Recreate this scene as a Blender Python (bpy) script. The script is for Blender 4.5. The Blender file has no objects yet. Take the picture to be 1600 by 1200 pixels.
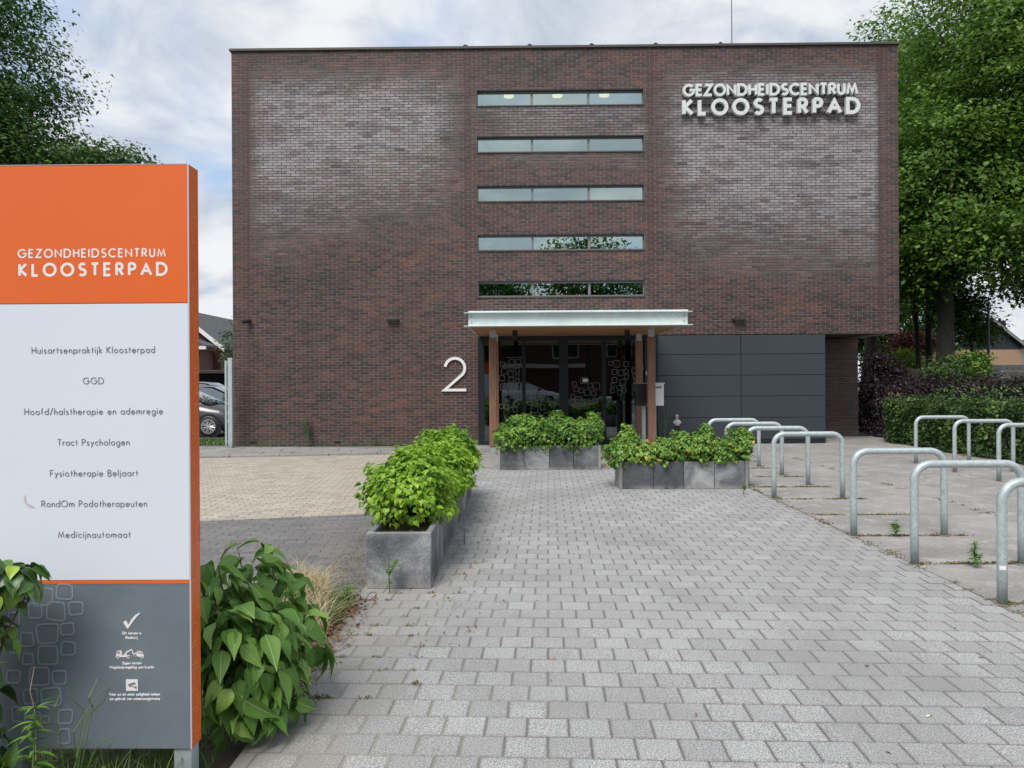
import bpy, math, random
import numpy as np
from mathutils import Vector, Matrix

random.seed(7)
RNG = np.random.default_rng(7)
R = math.radians
SC = bpy.context.scene
COL = SC.collection

# ------------------------------------------------------------------ camera
cam_d = bpy.data.cameras.new('camera')
cam = bpy.data.objects.new('camera', cam_d)
COL.objects.link(cam)
SC.camera = cam
cam_d.sensor_width = 36
cam_d.lens = 27.0
cam_d.clip_start = 0.05
cam_d.clip_end = 600
cam_d.shift_y = -0.0031
yaw, roll = R(0.6), R(-0.34)
cam.matrix_world = (Matrix.Translation((0, 0, 1.5)) @ Matrix.Rotation(yaw, 4, 'Z')
                    @ Matrix.Rotation(R(90), 4, 'X') @ Matrix.Rotation(roll, 4, 'Z'))
SC.render.resolution_x, SC.render.resolution_y = 1024, 768

# ------------------------------------------------------------------ view
SC.view_settings.view_transform = 'Standard'
SC.view_settings.look = 'None'
SC.view_settings.exposure = 0.6
SC.view_settings.gamma = 1.0
SC.view_settings.use_curve_mapping = False


# ------------------------------------------------------------------ node helper
class K:
    """A socket that can be used in arithmetic."""
    def __init__(s, nt, v):
        s.nt, s.v = nt, v

    def _m(s, op, *a, clamp=False):
        n = s.nt.nodes.new('ShaderNodeMath')
        n.operation = op
        n.use_clamp = clamp
        for i, x in enumerate((s,) + a):
            x = x.v if isinstance(x, K) else x
            if isinstance(x, (int, float)):
                n.inputs[i].default_value = x
            else:
                s.nt.links.new(x, n.inputs[i])
        return K(s.nt, n.outputs[0])

    def __add__(s, o): return s._m('ADD', o)
    def __radd__(s, o): return s._m('ADD', o)
    def __sub__(s, o): return s._m('SUBTRACT', o)
    def __rsub__(s, o): return (s * -1) + o
    def __mul__(s, o): return s._m('MULTIPLY', o)
    def __rmul__(s, o): return s._m('MULTIPLY', o)
    def __truediv__(s, o): return s._m('DIVIDE', o)
    def floor(s): return s._m('FLOOR')
    def frac(s): return s._m('FRACT')
    def abs(s): return s._m('ABSOLUTE')
    def pow(s, o): return s._m('POWER', o)
    def mod(s, o): return s._m('FLOORED_MODULO', o)
    def clamp(s): return s._m('ADD', 0.0, clamp=True)
    def min(s, o): return s._m('MINIMUM', o)
    def max(s, o): return s._m('MAXIMUM', o)

    def ss(s, a, b, lo=0.0, hi=1.0):
        """smooth step from a to b"""
        n = s.nt.nodes.new('ShaderNodeMapRange')
        n.interpolation_type = 'SMOOTHSTEP'
        s.nt.links.new(s.v, n.inputs[0])
        if a > b:
            a, b, lo, hi = b, a, hi, lo
        for i, x in enumerate((a, b, lo, hi)):
            n.inputs[i + 1].default_value = x
        return K(s.nt, n.outputs[0])


def put(nt, sock, v):
    if isinstance(v, K):
        nt.links.new(v.v, sock)
    elif isinstance(v, (tuple, list)):
        sock.default_value = tuple(v) + ((1.0,) if len(v) == 3 and sock.type == 'RGBA' else ())
    else:
        sock.default_value = v


def vec(nt, x, y, z):
    n = nt.nodes.new('ShaderNodeCombineXYZ')
    for i, v in enumerate((x, y, z)):
        put(nt, n.inputs[i], v)
    return K(nt, n.outputs[0])


def xyz(nt, v):
    n = nt.nodes.new('ShaderNodeSeparateXYZ')
    nt.links.new(v.v, n.inputs[0])
    return [K(nt, o) for o in n.outputs]


def noise(nt, v, scale=1.0, detail=2.0, rough=0.5, dist=0.0):
    n = nt.nodes.new('ShaderNodeTexNoise')
    put(nt, n.inputs['Vector'], v)
    n.inputs['Scale'].default_value = scale
    n.inputs['Detail'].default_value = detail
    n.inputs['Roughness'].default_value = rough
    n.inputs['Distortion'].default_value = dist
    return K(nt, n.outputs['Fac'])


def white(nt, v):
    n = nt.nodes.new('ShaderNodeTexWhiteNoise')
    n.noise_dimensions = '3D'
    put(nt, n.inputs['Vector'], v)
    return K(nt, n.outputs['Value'])


def mix(nt, f, a, b, mode='MIX'):
    n = nt.nodes.new('ShaderNodeMix')
    n.data_type = 'RGBA'
    n.blend_type = mode
    n.clamp_factor = True
    put(nt, n.inputs[0], f)
    put(nt, n.inputs[6], a)
    put(nt, n.inputs[7], b)
    return K(nt, n.outputs[2])


def ramp(nt, f, stops):
    n = nt.nodes.new('ShaderNodeValToRGB')
    put(nt, n.inputs[0], f)
    el = n.color_ramp.elements
    while len(el) < len(stops):
        el.new(0.5)
    for e, (p, c) in zip(el, stops):
        e.position = p
        e.color = tuple(c) + (1,)
    return K(nt, n.outputs[0])


def pos(nt, local=False):
    if local:
        n = nt.nodes.new('ShaderNodeTexCoord')
        return K(nt, n.outputs['Object'])
    n = nt.nodes.new('ShaderNodeNewGeometry')
    return K(nt, n.outputs['Position'])


def rnd_each(nt):
    """random per leaf: island of a joined mesh plus the object's own number"""
    g = nt.nodes.new('ShaderNodeNewGeometry')
    o = nt.nodes.new('ShaderNodeObjectInfo')
    return (K(nt, g.outputs['Random Per Island']) + K(nt, o.outputs['Random'])).frac()


def material(name, color=(0.5, 0.5, 0.5), rough=0.6, metal=0.0, spec=0.5, fn=None, bump=None,
             trans=0.0, coat=0.0):
    m = bpy.data.materials.new(name)
    m.use_nodes = True
    nt = m.node_tree
    p = nt.nodes['Principled BSDF']
    if fn:
        r = fn(nt)
        if isinstance(r, tuple) and isinstance(r[0], K):
            color = r[0]
            if len(r) > 1 and r[1] is not None:
                rough = r[1]
            if len(r) > 2 and r[2] is not None:
                bump = (r[2], r[3], r[4])
        else:
            color = r
    put(nt, p.inputs['Base Color'], color)
    put(nt, p.inputs['Roughness'], rough)
    put(nt, p.inputs['Metallic'], metal)
    put(nt, p.inputs['Specular IOR Level'], spec)
    put(nt, p.inputs['Coat Weight'], coat)
    if bump:
        b = nt.nodes.new('ShaderNodeBump')
        put(nt, b.inputs['Height'], bump[0])
        b.inputs['Strength'].default_value = bump[1]
        b.inputs['Distance'].default_value = bump[2]
        nt.links.new(b.outputs[0], p.inputs['Normal'])
    if trans:
        t = nt.nodes.new('ShaderNodeBsdfTranslucent')
        put(nt, t.inputs[0], color)
        mx = nt.nodes.new('ShaderNodeMixShader')
        mx.inputs[0].default_value = trans
        nt.links.new(p.outputs[0], mx.inputs[1])
        nt.links.new(t.outputs[0], mx.inputs[2])
        nt.links.new(mx.outputs[0], nt.nodes['Material Output'].inputs[0])
    return m


# ------------------------------------------------------------------ world
SUN_EL, SUN_AZ = 54.0, 202.0        # azimuth clockwise from +Y: behind the camera, to the left
W = bpy.data.worlds.new('World')
SC.world = W
W.use_nodes = True
wn = W.node_tree
sky = wn.nodes.new('ShaderNodeTexSky')
sky.sky_type = 'NISHITA'
sky.sun_disc = False
sky.sun_elevation = R(SUN_EL)
sky.sun_rotation = R(SUN_AZ)
sky.air_density = 1.0
sky.dust_density = 1.5
tc = wn.nodes.new('ShaderNodeTexCoord')
d = K(wn, tc.outputs['Generated'])
dx, dy, dz = xyz(wn, d)
up = dz.max(0.0) + 0.42
u, v = dx / up, dy / up
cv = vec(wn, u, v, 3.7)
n1 = noise(wn, cv, 2.4, 8.0, 0.55, 0.35)
n2 = noise(wn, vec(wn, u, v, 9.1), 4.2, 7.0, 0.55, 0.5)
n3 = noise(wn, vec(wn, u, v, 14.3), 0.8, 4.0, 0.5, 0.2)
cover = n1.ss(0.34, 0.52)
bright = (n2 * 0.65 + n3 * 0.35).ss(0.38, 0.60)
cloud = ramp(wn, bright, [(0.0, (3.0, 3.5, 4.2)), (0.35, (3.9, 4.35, 5.0)), (0.7, (4.9, 5.15, 5.55)), (1.0, (5.9, 6.0, 6.15))])
blue = mix(wn, 1.0, K(wn, sky.outputs[0]), (0.9, 0.95, 1.0), 'MULTIPLY')
skyc = mix(wn, cover, mix(wn, 0.7, blue, (3.5, 4.6, 6.3)), cloud)
bg = wn.nodes['Background']
put(wn, bg.inputs[0], skyc)
bg.inputs[1].default_value = 0.1

# ------------------------------------------------------------------ sun, behind thin cloud
sl = bpy.data.lights.new('sun', 'SUN')
sl.energy = 2.35
sl.angle = R(32)
sl.color = (1.0, 0.955, 0.90)
so = bpy.data.objects.new('sun', sl)
COL.objects.link(so)
sdir = Vector((math.sin(R(SUN_AZ)) * math.cos(R(SUN_EL)), math.cos(R(SUN_AZ)) * math.cos(R(SUN_EL)), math.sin(R(SUN_EL))))
so.rotation_euler = sdir.to_track_quat('Z', 'Y').to_euler()
so.location = sdir * 40


# ------------------------------------------------------------------ mesh helpers
class MB:
    def __init__(s):
        s.v, s.f = [], []

    def add(s, vs, fs):
        o = len(s.v)
        s.v += [tuple(p) for p in vs]
        s.f += [tuple(i + o for i in f) for f in fs]
        return s

    def box(s, x0, x1, y0, y1, z0, z1):
        return s.add([(x0, y0, z0), (x1, y0, z0), (x1, y1, z0), (x0, y1, z0), (x0, y0, z1), (x1, y0, z1), (x1, y1, z1), (x0, y1, z1)],
                     [(0, 3, 2, 1), (4, 5, 6, 7), (0, 1, 5, 4), (1, 2, 6, 5), (2, 3, 7, 6), (3, 0, 4, 7)])

    def bbox(s, x0, x1, y0, y1, z0, z1, b=0.01):
        """box with chamfered edges"""
        vs, idx = [], {}
        X, Y, Z = (x0, x1), (y0, y1), (z0, z1)
        for i in (0, 1):
            for j in (0, 1):
                for k in (0, 1):
                    sx, sy, sz = (1, -1)[i], (1, -1)[j], (1, -1)[k]
                    for a in range(3):
                        idx[i, j, k, a] = len(vs)
                        p = [X[i] + sx * b, Y[j] + sy * b, Z[k] + sz * b]
                        p[a] = (X, Y, Z)[a][(i, j, k)[a]]
                        vs.append(p)
        fs = []
        for a in range(3):
            o = [q for q in range(3) if q != a]
            for e in (0, 1):
                ring = []
                for (m, n) in ((0, 0), (1, 0), (1, 1), (0, 1)):
                    key = [0, 0, 0]
                    key[a] = e; key[o[0]] = m; key[o[1]] = n
                    ring.append(idx[tuple(key) + (a,)])
                if (e == 0) == (a != 1):
                    ring = ring[::-1]
                fs.append(tuple(ring))
        for a in range(3):
            o = [q for q in range(3) if q != a]
            for m in (0, 1):
                for n in (0, 1):
                    k0, k1 = [0, 0, 0], [0, 0, 0]
                    k0[a] = 0; k1[a] = 1
                    for kk in (k0, k1):
                        kk[o[0]] = m; kk[o[1]] = n
                    fs.append((idx[tuple(k0) + (o[0],)], idx[tuple(k1) + (o[0],)], idx[tuple(k1) + (o[1],)], idx[tuple(k0) + (o[1],)]))
        for i in (0, 1):
            for j in (0, 1):
                for k in (0, 1):
                    fs.append((idx[i, j, k, 0], idx[i, j, k, 1], idx[i, j, k, 2]))
        return s.add(vs, fs)

    def tube(s, pts, rad, n=10, cap=True):
        pts = [Vector(p) for p in pts]
        if not isinstance(rad, (list, tuple)):
            rad = [rad] * len(pts)
        vs, fs = [], []
        t0 = (pts[1] - pts[0]).normalized()
        a = Vector((0, 0, 1)) if abs(t0.z) < 0.9 else Vector((1, 0, 0))
        u_ = t0.cross(a).normalized()
        for i, p in enumerate(pts):
            t = (pts[min(i + 1, len(pts) - 1)] - pts[max(i - 1, 0)]).normalized()
            u_ = (u_ - t * u_.dot(t)).normalized()
            w_ = t.cross(u_)
            for j in range(n):
                an = 2 * math.pi * j / n
                vs.append(p + (u_ * math.cos(an) + w_ * math.sin(an)) * rad[i])
        for i in range(len(pts) - 1):
            for j in range(n):
                k = (j + 1) % n
                fs.append((i * n + j, i * n + k, (i + 1) * n + k, (i + 1) * n + j))
        if cap:
            fs.append(tuple(range(n))[::-1])
            fs.append(tuple(range((len(pts) - 1) * n, len(pts) * n)))
        return s.add(vs, fs)

    def prism(s, poly, y0, y1):
        """polygon in x,z (any), pushed along y"""
        n = len(poly)
        ar = sum(poly[i][0] * poly[(i + 1) % n][1] - poly[(i + 1) % n][0] * poly[i][1] for i in range(n))
        if ar < 0:
            poly = poly[::-1]
        vs = [(x, y0, z) for x, z in poly] + [(x, y1, z) for x, z in poly]
        fs = [tuple(range(n)), tuple(range(n, 2 * n))[::-1]]
        fs += [(i, i + n, (i + 1) % n + n, (i + 1) % n) for i in range(n)]
        return s.add(vs, fs)

    def lathe(s, prof, c=(0, 0, 0), n=14, axis='z'):
        vs, fs = [], []
        for r, h in prof:
            for j in range(n):
                a = 2 * math.pi * j / n
                q = (r * math.cos(a), r * math.sin(a), h)
                if axis == 'y':
                    q = (q[0], q[2], q[1])
                if axis == 'x':
                    q = (q[2], q[0], q[1])
                vs.append((q[0] + c[0], q[1] + c[1], q[2] + c[2]))
        m = len(prof)
        for i in range(m - 1):
            for j in range(n):
                k = (j + 1) % n
                fs.append((i * n + j, i * n + k, (i + 1) * n + k, (i + 1) * n + j))
        fs.append(tuple(range(n))[::-1])
        fs.append(tuple(range((m - 1) * n, m * n)))
        return s.add(vs, fs)

    def mesh(s, name, mat, smooth=False):
        me = bpy.data.meshes.new(name)
        me.from_pydata(s.v, [], s.f)
        if mat:
            me.materials.append(mat)
        if smooth:
            me.shade_smooth() if hasattr(me, 'shade_smooth') else None
        me.update()
        return me


def np_mesh(name, V, F, mat, smooth=False):
    """V (n,3), F (m,k) with k = 3 or 4, fast"""
    me = bpy.data.meshes.new(name)
    V = np.ascontiguousarray(V, dtype=np.float32)
    F = np.ascontiguousarray(F, dtype=np.int32)
    m, k = F.shape
    me.vertices.add(len(V))
    me.vertices.foreach_set('co', V.ravel())
    me.loops.add(m * k)
    me.loops.foreach_set('vertex_index', F.ravel())
    me.polygons.add(m)
    me.polygons.foreach_set('loop_start', np.arange(0, m * k, k, dtype=np.int32))
    me.polygons.foreach_set('loop_total', np.full(m, k, dtype=np.int32))
    me.materials.append(mat)
    me.update(calc_edges=True)
    if smooth:
        me.shade_smooth()
    return me


def tag(o, label=None, cat=None, group=None, kind=None):
    if label: o['label'] = label
    if cat: o['category'] = cat
    if group: o['group'] = group
    if kind: o['kind'] = kind
    return o


def link(name, me, parent=None, loc=None, rot=None, scale=None):
    o = bpy.data.objects.new(name, me)
    COL.objects.link(o)
    if parent: o.parent = parent
    if loc is not None: o.location = loc
    if rot is not None: o.rotation_euler = rot
    if scale is not None: o.scale = scale if isinstance(scale, (tuple, list)) else (scale,) * 3
    return o


def part(name, mb, mat, parent=None, smooth=False, **k):
    return link(name, mb.mesh(name, mat, smooth), parent, **k)


def thing(name, label, cat, loc=(0, 0, 0), rz=0, group=None):
    o = bpy.data.objects.new(name, None)
    COL.objects.link(o)
    o.empty_display_size = 0.2
    o.location = loc
    o.rotation_euler = (0, 0, rz)
    return tag(o, label, cat, group)


def structure(name, me, **k):
    return tag(link(name, me, **k), kind='structure')


def copy_tree(o, parent=None):
    c = o.copy()
    COL.objects.link(c)
    c.parent = parent
    for ch in list(o.children):
        copy_tree(ch, c)
    return c


def frames(nrm, spin):
    """rotation matrices whose z axis is nrm and whose x axis is spun by spin"""
    nrm = nrm / np.linalg.norm(nrm, axis=1, keepdims=True)
    a = np.where(np.abs(nrm[:, 2:3]) < 0.95, np.array([[0, 0, 1.0]]), np.array([[1.0, 0, 0]]))
    x = np.cross(a, nrm)
    x /= np.linalg.norm(x, axis=1, keepdims=True)
    y = np.cross(nrm, x)
    c, s_ = np.cos(spin)[:, None], np.sin(spin)[:, None]
    X = x * c + y * s_
    Y = -x * s_ + y * c
    return np.stack([X, Y, nrm], axis=2)


def scatter(TV, TF, P, M, S):
    """copies of a template leaf as one vertex and face array"""
    TV, TF = np.asarray(TV, float), np.asarray(TF, int)
    n, k = len(P), len(TV)
    V = np.einsum('nij,kj->nki', M, TV) * np.asarray(S).reshape(-1, 1, 1) + P[:, None, :]
    F = (TF[None] + (np.arange(n) * k)[:, None, None]).reshape(-1, TF.shape[1])
    return V.reshape(-1, 3), F


# leaf templates: stalk at the origin, tip along +x, face up +z
LEAF2 = ([(0, 0, 0), (0.45, 0.3, 0.06), (1, 0, -0.08), (0.45, -0.3, 0.06)], [(0, 2, 1), (0, 3, 2)])
IVY = ([(0, 0, 0), (-0.12, 0.34, -0.04), (0.32, 0.46, -0.02), (0.66, 0.2, -0.04), (1.0, 0, -0.22), (0.66, -0.2, -0.04),
        (0.32, -0.46, -0.02), (-0.12, -0.34, -0.04), (0.42, 0, 0.1)],
       [(0, 8, 1), (1, 8, 2), (2, 8, 3), (3, 8, 4), (4, 8, 5), (5, 8, 6), (6, 8, 7), (7, 8, 0)])


def big_leaf_template(bend=0.5, wave=0.03, width=0.52, cup=0.12):
    """long pointed leaf with a mid rib, drooping to its tip"""
    V, F = [], []
    N = 8
    for i in range(N + 1):
        t = i / N
        w = width * 0.5 * (math.sin(math.pi * t ** 0.62) ** 1.15) if 0 < t < 1 else 0.004
        ang = bend * t * 1.3
        x = math.sin(ang) / max(bend * 1.3, 1e-3)
        z = -(1 - math.cos(ang)) / max(bend * 1.3, 1e-3)
        for k, s_ in enumerate((-1, -0.5, 0, 0.5, 1)):
            zz = z + abs(s_) * w * cup * 3.0 + (wave * math.sin(t * 17 + s_ * 2) if abs(s_) == 1 else 0) - (0.012 if s_ == 0 else 0)
            V.append((x, s_ * w, zz))
    for i in range(N):
        for k in range(4):
            a = i * 5 + k
            F.append((a, a + 5, a + 6, a + 1))
    return V, F


# ------------------------------------------------------------------ monoline alphabet
def arc(cx, cy, rx, ry, a0, a1, n=None):
    n = n or max(3, int(abs(a1 - a0) / 15))
    return [(cx + rx * math.cos(R(a0 + (a1 - a0) * i / n)), cy + ry * math.sin(R(a0 + (a1 - a0) * i / n))) for i in range(n + 1)]


def glyphs():
    g = {}
    X = 0.6
    O_ = arc(.5, .5, .5, .5, 0, 360, 28)
    g['G'] = (.98, [arc(.5, .5, .5, .5, 42, 360) + [(.58, .5)]])
    g['E'] = (.5, [[(.5, 1), (0, 1), (0, 0), (.5, 0)], [(0, .52), (.46, .52)]])
    g['Z'] = (.68, [[(.04, 1), (.66, 1), (0, 0), (.68, 0)]])
    g['O'] = (1, [O_])
    g['N'] = (.74, [[(0, 0), (0, 1), (.74, 0), (.74, 1)]])
    g['D'] = (.8, [[(0, 0), (0, 1), (.3, 1)] + arc(.3, .5, .5, .5, 90, -90) + [(0, 0)]])
    g['H'] = (.66, [[(0, 0), (0, 1)], [(.66, 0), (.66, 1)], [(0, .52), (.66, .52)]])
    g['I'] = (0.02, [[(0, 0), (0, 1)]])
    g['S'] = (.54, [arc(.28, .755, .235, .245, 35, 265) + arc(.27, .25, .27, .25, 85, -145)])
    g['C'] = (.84, [arc(.5, .5, .5, .5, 48, 312)])
    g['T'] = (.58, [[(0, 1), (.58, 1)], [(.29, 1), (.29, 0)]])
    g['R'] = (.56, [[(0, 0), (0, 1)], [(0, 1), (.26, 1)] + arc(.26, .74, .25, .26, 90, -90) + [(0, .48)], [(.24, .48), (.56, 0)]])
    g['P'] = (.52, [[(0, 0), (0, 1)], [(0, 1), (.26, 1)] + arc(.26, .74, .26, .26, 90, -90) + [(0, .48)]])
    g['U'] = (.6, [[(0, 1), (0, .3)] + arc(.3, .3, .3, .3, 180, 360) + [(.6, 1)]])
    g['M'] = (.94, [[(0, 0), (.17, 1), (.47, .08), (.77, 1), (.94, 0)]])
    g['K'] = (.6, [[(0, 0), (0, 1)], [(.56, 1), (.05, .5), (.6, 0)]])
    g['L'] = (.44, [[(0, 1), (0, 0), (.44, 0)]])
    g['A'] = (.84, [[(0, 0), (.42, 1), (.84, 0)], [(.16, .34), (.68, .34)]])
    g['F'] = (.46, [[(.46, 1), (0, 1), (0, 0)], [(0, .52), (.42, .52)]])
    g['B'] = (.54, [[(0, 0), (0, 1)], [(0, 1), (.24, 1)] + arc(.24, .76, .24, .24, 90, -90) + [(0, .52)],
                    [(0, .52), (.27, .52)] + arc(.27, .26, .27, .26, 90, -90) + [(0, 0)]])
    g['V'] = (.76, [[(0, 1), (.38, 0), (.76, 1)]])
    g['W'] = (1.1, [[(0, 1), (.27, 0), (.55, 1), (.83, 0), (1.1, 1)]])
    c = lambda x0=0: arc(x0 + .28, .29, .28, .29, 0, 360, 20)
    g['a'] = (.56, [c(), [(.56, .58), (.56, 0)]])
    g['b'] = (.56, [[(0, 1.05), (0, 0)], c()])
    g['d'] = (.56, [c(), [(.56, 1.05), (.56, 0)]])
    g['p'] = (.56, [[(0, .58), (0, -.32)], c()])
    g['g'] = (.56, [c(), [(.56, .58), (.56, -.08)] + arc(.28, -.08, .28, .24, 0, -150)])
    g['c'] = (.46, [arc(.28, .29, .28, .29, 50, 310)])
    g['e'] = (.56, [[(.02, .29), (.56, .29)], arc(.28, .29, .28, .29, 0, 318)])
    g['o'] = (.58, [arc(.29, .29, .29, .29, 0, 360, 20)])
    g['f'] = (.3, [[(.1, 0), (.1, .85)] + arc(.25, .85, .15, .17, 180, 85), [(0, .56), (.28, .56)]])
    g['h'] = (.44, [[(0, 0), (0, 1.05)], [(0, 0), (0, .36)] + arc(.22, .36, .22, .22, 180, 0) + [(.44, 0)]])
    g['n'] = (.44, [[(0, 0), (0, .58)], [(0, .0), (0, .36)] + arc(.22, .36, .22, .22, 180, 0) + [(.44, 0)]])
    g['m'] = (.8, [[(0, 0), (0, .58)], [(0, 0), (0, .38)] + arc(.2, .38, .2, .2, 180, 0) + [(.4, 0)], [(.4, .38)] + arc(.6, .38, .2, .2, 180, 0) + [(.8, 0)]])
    g['r'] = (.24, [[(0, 0), (0, .58)], [(0, .3)] + arc(.2, .36, .2, .22, 180, 70)])
    g['i'] = (.02, [[(0, 0), (0, .58)], [(0, .8), (0, .9)]])
    g['j'] = (.06, [[(.04, .58), (.04, -.15)] + arc(-.08, -.15, .12, .14, 0, -85), [(.04, .8), (.04, .9)]])
    g['k'] = (.4, [[(0, 0), (0, 1.05)], [(.36, .58), (.04, .3), (.4, 0)]])
    g['l'] = (.02, [[(0, 0), (0, 1.05)]])
    g['s'] = (.34, [arc(.17, .43, .145, .15, 40, 265) + arc(.165, .145, .165, .145, 85, -145)])
    g['t'] = (.28, [[(.14, 0), (.14, .88)], [(0, .56), (.28, .56)]])
    g['u'] = (.44, [[(0, .58), (0, .22)] + arc(.22, .22, .22, .22, 180, 360), [(.44, .58), (.44, 0)]])
    g['v'] = (.46, [[(0, .58), (.23, 0), (.46, .58)]])
    g['w'] = (.72, [[(0, .58), (.18, 0), (.36, .58), (.54, 0), (.72, .58)]])
    g['y'] = (.48, [[(0, .58), (.25, .02)], [(.48, .58), (.1, -.32)]])
    g['z'] = (.42, [[(.02, .58), (.4, .58), (0, 0), (.42, 0)]])
    g['/'] = (.4, [[(0, -.12), (.4, 1.08)]])
    g['2'] = (.68, [arc(.33, .69, .31, .31, 172, -38) + [(0, 0), (.68, 0)]])
    g[' '] = (.24, [])
    return g


GL = glyphs()


def ribbon(pts, t, y0, y1, mb):
    """monoline stroke of width t in the x,z plane, between y0 (front) and y1"""
    P = [Vector(p) for p in pts]
    P = [p for i, p in enumerate(P) if i == 0 or (p - P[i - 1]).length > t * 0.02]
    closed = len(P) > 3 and (P[0] - P[-1]).length < 1e-4
    if closed:
        P = P[:-1]
    n = len(P)
    L, Rr = [], []
    for i in range(n):
        a = P[i - 1] if (i > 0 or closed) else None
        b = P[(i + 1) % n] if (i < n - 1 or closed) else None
        d1 = (P[i] - a).normalized() if a is not None else None
        d2 = (b - P[i]).normalized() if b is not None else None
        if d1 is None: d1 = d2
        if d2 is None: d2 = d1
        n1, n2 = Vector((-d1.y, d1.x)), Vector((-d2.y, d2.x))
        m = n1 + n2
        if m.length < 1e-3: m = n1.copy()
        m.normalize()
        k = min(1 / max(m.dot(n1), 0.25), 2.6)
        L.append(P[i] + m * t / 2 * k)
        Rr.append(P[i] - m * t / 2 * k)
    vs = [(p.x, y0, p.y) for p in L] + [(p.x, y0, p.y) for p in Rr] + [(p.x, y1, p.y) for p in L] + [(p.x, y1, p.y) for p in Rr]
    fs = []
    for i in range(n if closed else n - 1):
        j = (i + 1) % n
        fs.append((i, n + i, n + j, j))
        fs.append((2 * n + i, 2 * n + j, 3 * n + j, 3 * n + i))
        fs.append((i, j, 2 * n + j, 2 * n + i))
        fs.append((n + i, 3 * n + i, 3 * n + j, n + j))
    if not closed:
        fs.append((0, 2 * n, 3 * n, n))
        fs.append((n - 1, 2 * n - 1, 4 * n - 1, 3 * n - 1))
    mb.add(vs, fs)


def lettering(txt, x0, x1, z, cap, t, y, depth, space=0.3):
    """list of one MB per letter, fitted between x0 and x1 by letter spacing"""
    c = cap - t                     # centre line height
    ws = [GL[ch][0] * c + t for ch in txt]
    gap = (x1 - x0 - sum(ws)) / max(1, len(txt) - 1)
    out, x = [], x0
    for ch, w in zip(txt, ws):
        mb = MB()
        for k, st in enumerate(GL[ch][1]):
            e = k * min(0.0006, depth * 0.2)
            ribbon([(x + t / 2 + p[0] * c, z + t / 2 + p[1] * c) for p in st], t, y - e, y + depth + e * 0.5, mb)
        if ch.isupper():
            mb.v = [(a, b, min(max(c_, z), z + cap)) for a, b, c_ in mb.v]
        if GL[ch][1]:
            out.append(mb)
        x += w + gap
    return out


def merged(mbs):
    m = MB()
    for b in mbs:
        m.add(b.v, b.f)
    return m


def densify(pts, n):
    return pts

# ================================================================== materials
BP, BC = 15.6 / 73, 0.064           # brick pitch and course height
BX0, BX1, BZ1 = -6.75, 8.85, 145 * BC
FY = 18.0                            # facade plane


def pale_mask(nt):
    """pale patches on the upper brickwork, left and right of the windows"""
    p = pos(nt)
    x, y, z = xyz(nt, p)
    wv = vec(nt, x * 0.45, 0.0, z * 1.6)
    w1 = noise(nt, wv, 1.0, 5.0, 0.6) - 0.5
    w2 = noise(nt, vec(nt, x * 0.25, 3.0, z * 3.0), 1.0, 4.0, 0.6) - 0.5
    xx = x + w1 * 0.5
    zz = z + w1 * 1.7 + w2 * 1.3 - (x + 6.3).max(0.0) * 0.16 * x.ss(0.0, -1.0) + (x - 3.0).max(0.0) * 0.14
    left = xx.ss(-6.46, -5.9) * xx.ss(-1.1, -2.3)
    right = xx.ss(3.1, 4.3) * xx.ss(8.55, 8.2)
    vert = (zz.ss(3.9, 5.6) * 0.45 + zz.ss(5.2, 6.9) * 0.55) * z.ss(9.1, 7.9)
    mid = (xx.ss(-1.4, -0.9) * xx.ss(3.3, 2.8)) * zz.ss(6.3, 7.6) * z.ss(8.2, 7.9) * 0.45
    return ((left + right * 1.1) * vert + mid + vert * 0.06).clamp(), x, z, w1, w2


def brick_fn(nt):
    m, x, z, w1, w2 = pale_mask(nt)
    row = (z / BC).floor()
    col = ((x - BX0) / BP + row.mod(2.0) * 0.5).floor()
    a = white(nt, vec(nt, row, col, 1.5))
    b = white(nt, vec(nt, col, row, 7.5))
    c = white(nt, vec(nt, col, row, 13.5))
    big = noise(nt, vec(nt, x * 0.5, 8.0, z * 1.2), 1.0, 3.0, 0.6)
    base = ramp(nt, (a * 0.75 + big.ss(0.3, 0.7) * 0.35).clamp(),
                [(0.0, (0.022, 0.018, 0.020)), (0.25, (0.037, 0.026, 0.026)), (0.55, (0.066, 0.037, 0.034)),
                 (0.85, (0.092, 0.045, 0.038)), (1.0, (0.125, 0.052, 0.039))])
    strip = ((x + 6.45).abs().ss(0.22, 0.05) + (x - 8.5).abs().ss(0.2, 0.05) + (x + 1.1).abs().ss(0.25, 0.05)
             + (x - 3.12).abs().ss(0.2, 0.05)).clamp() * z.ss(0.5, 3.0)
    base = mix(nt, strip * 0.55, base, (0.072, 0.034, 0.030))
    fine = noise(nt, vec(nt, x * 6.0, 0.0, z * 22.0), 3.0, 4.0, 0.7)
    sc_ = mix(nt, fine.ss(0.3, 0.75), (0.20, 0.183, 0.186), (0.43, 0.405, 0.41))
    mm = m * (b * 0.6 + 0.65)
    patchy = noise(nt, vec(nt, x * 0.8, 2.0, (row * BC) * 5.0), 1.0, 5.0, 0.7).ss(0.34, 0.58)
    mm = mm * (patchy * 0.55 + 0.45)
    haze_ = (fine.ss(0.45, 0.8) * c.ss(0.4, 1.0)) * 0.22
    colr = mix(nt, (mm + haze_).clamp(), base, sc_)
    colr = mix(nt, ((x + 6.38).abs().ss(0.12, 0.0) + (x - 8.42).abs().ss(0.10, 0.0) + (x + 1.2).abs().ss(0.12, 0.0) + (x - 3.08).abs().ss(0.1, 0.0)).clamp() * 0.6, colr, (0.055, 0.024, 0.021))
    colr = mix(nt, c.ss(0.93, 0.99) * 0.5, colr, (0.02, 0.018, 0.02))
    low = z.ss(0.35, 0.0) * 0.5
    colr = mix(nt, low, colr, (0.075, 0.08, 0.055))
    return colr, 0.55, fine, 0.35, 0.004


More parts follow.
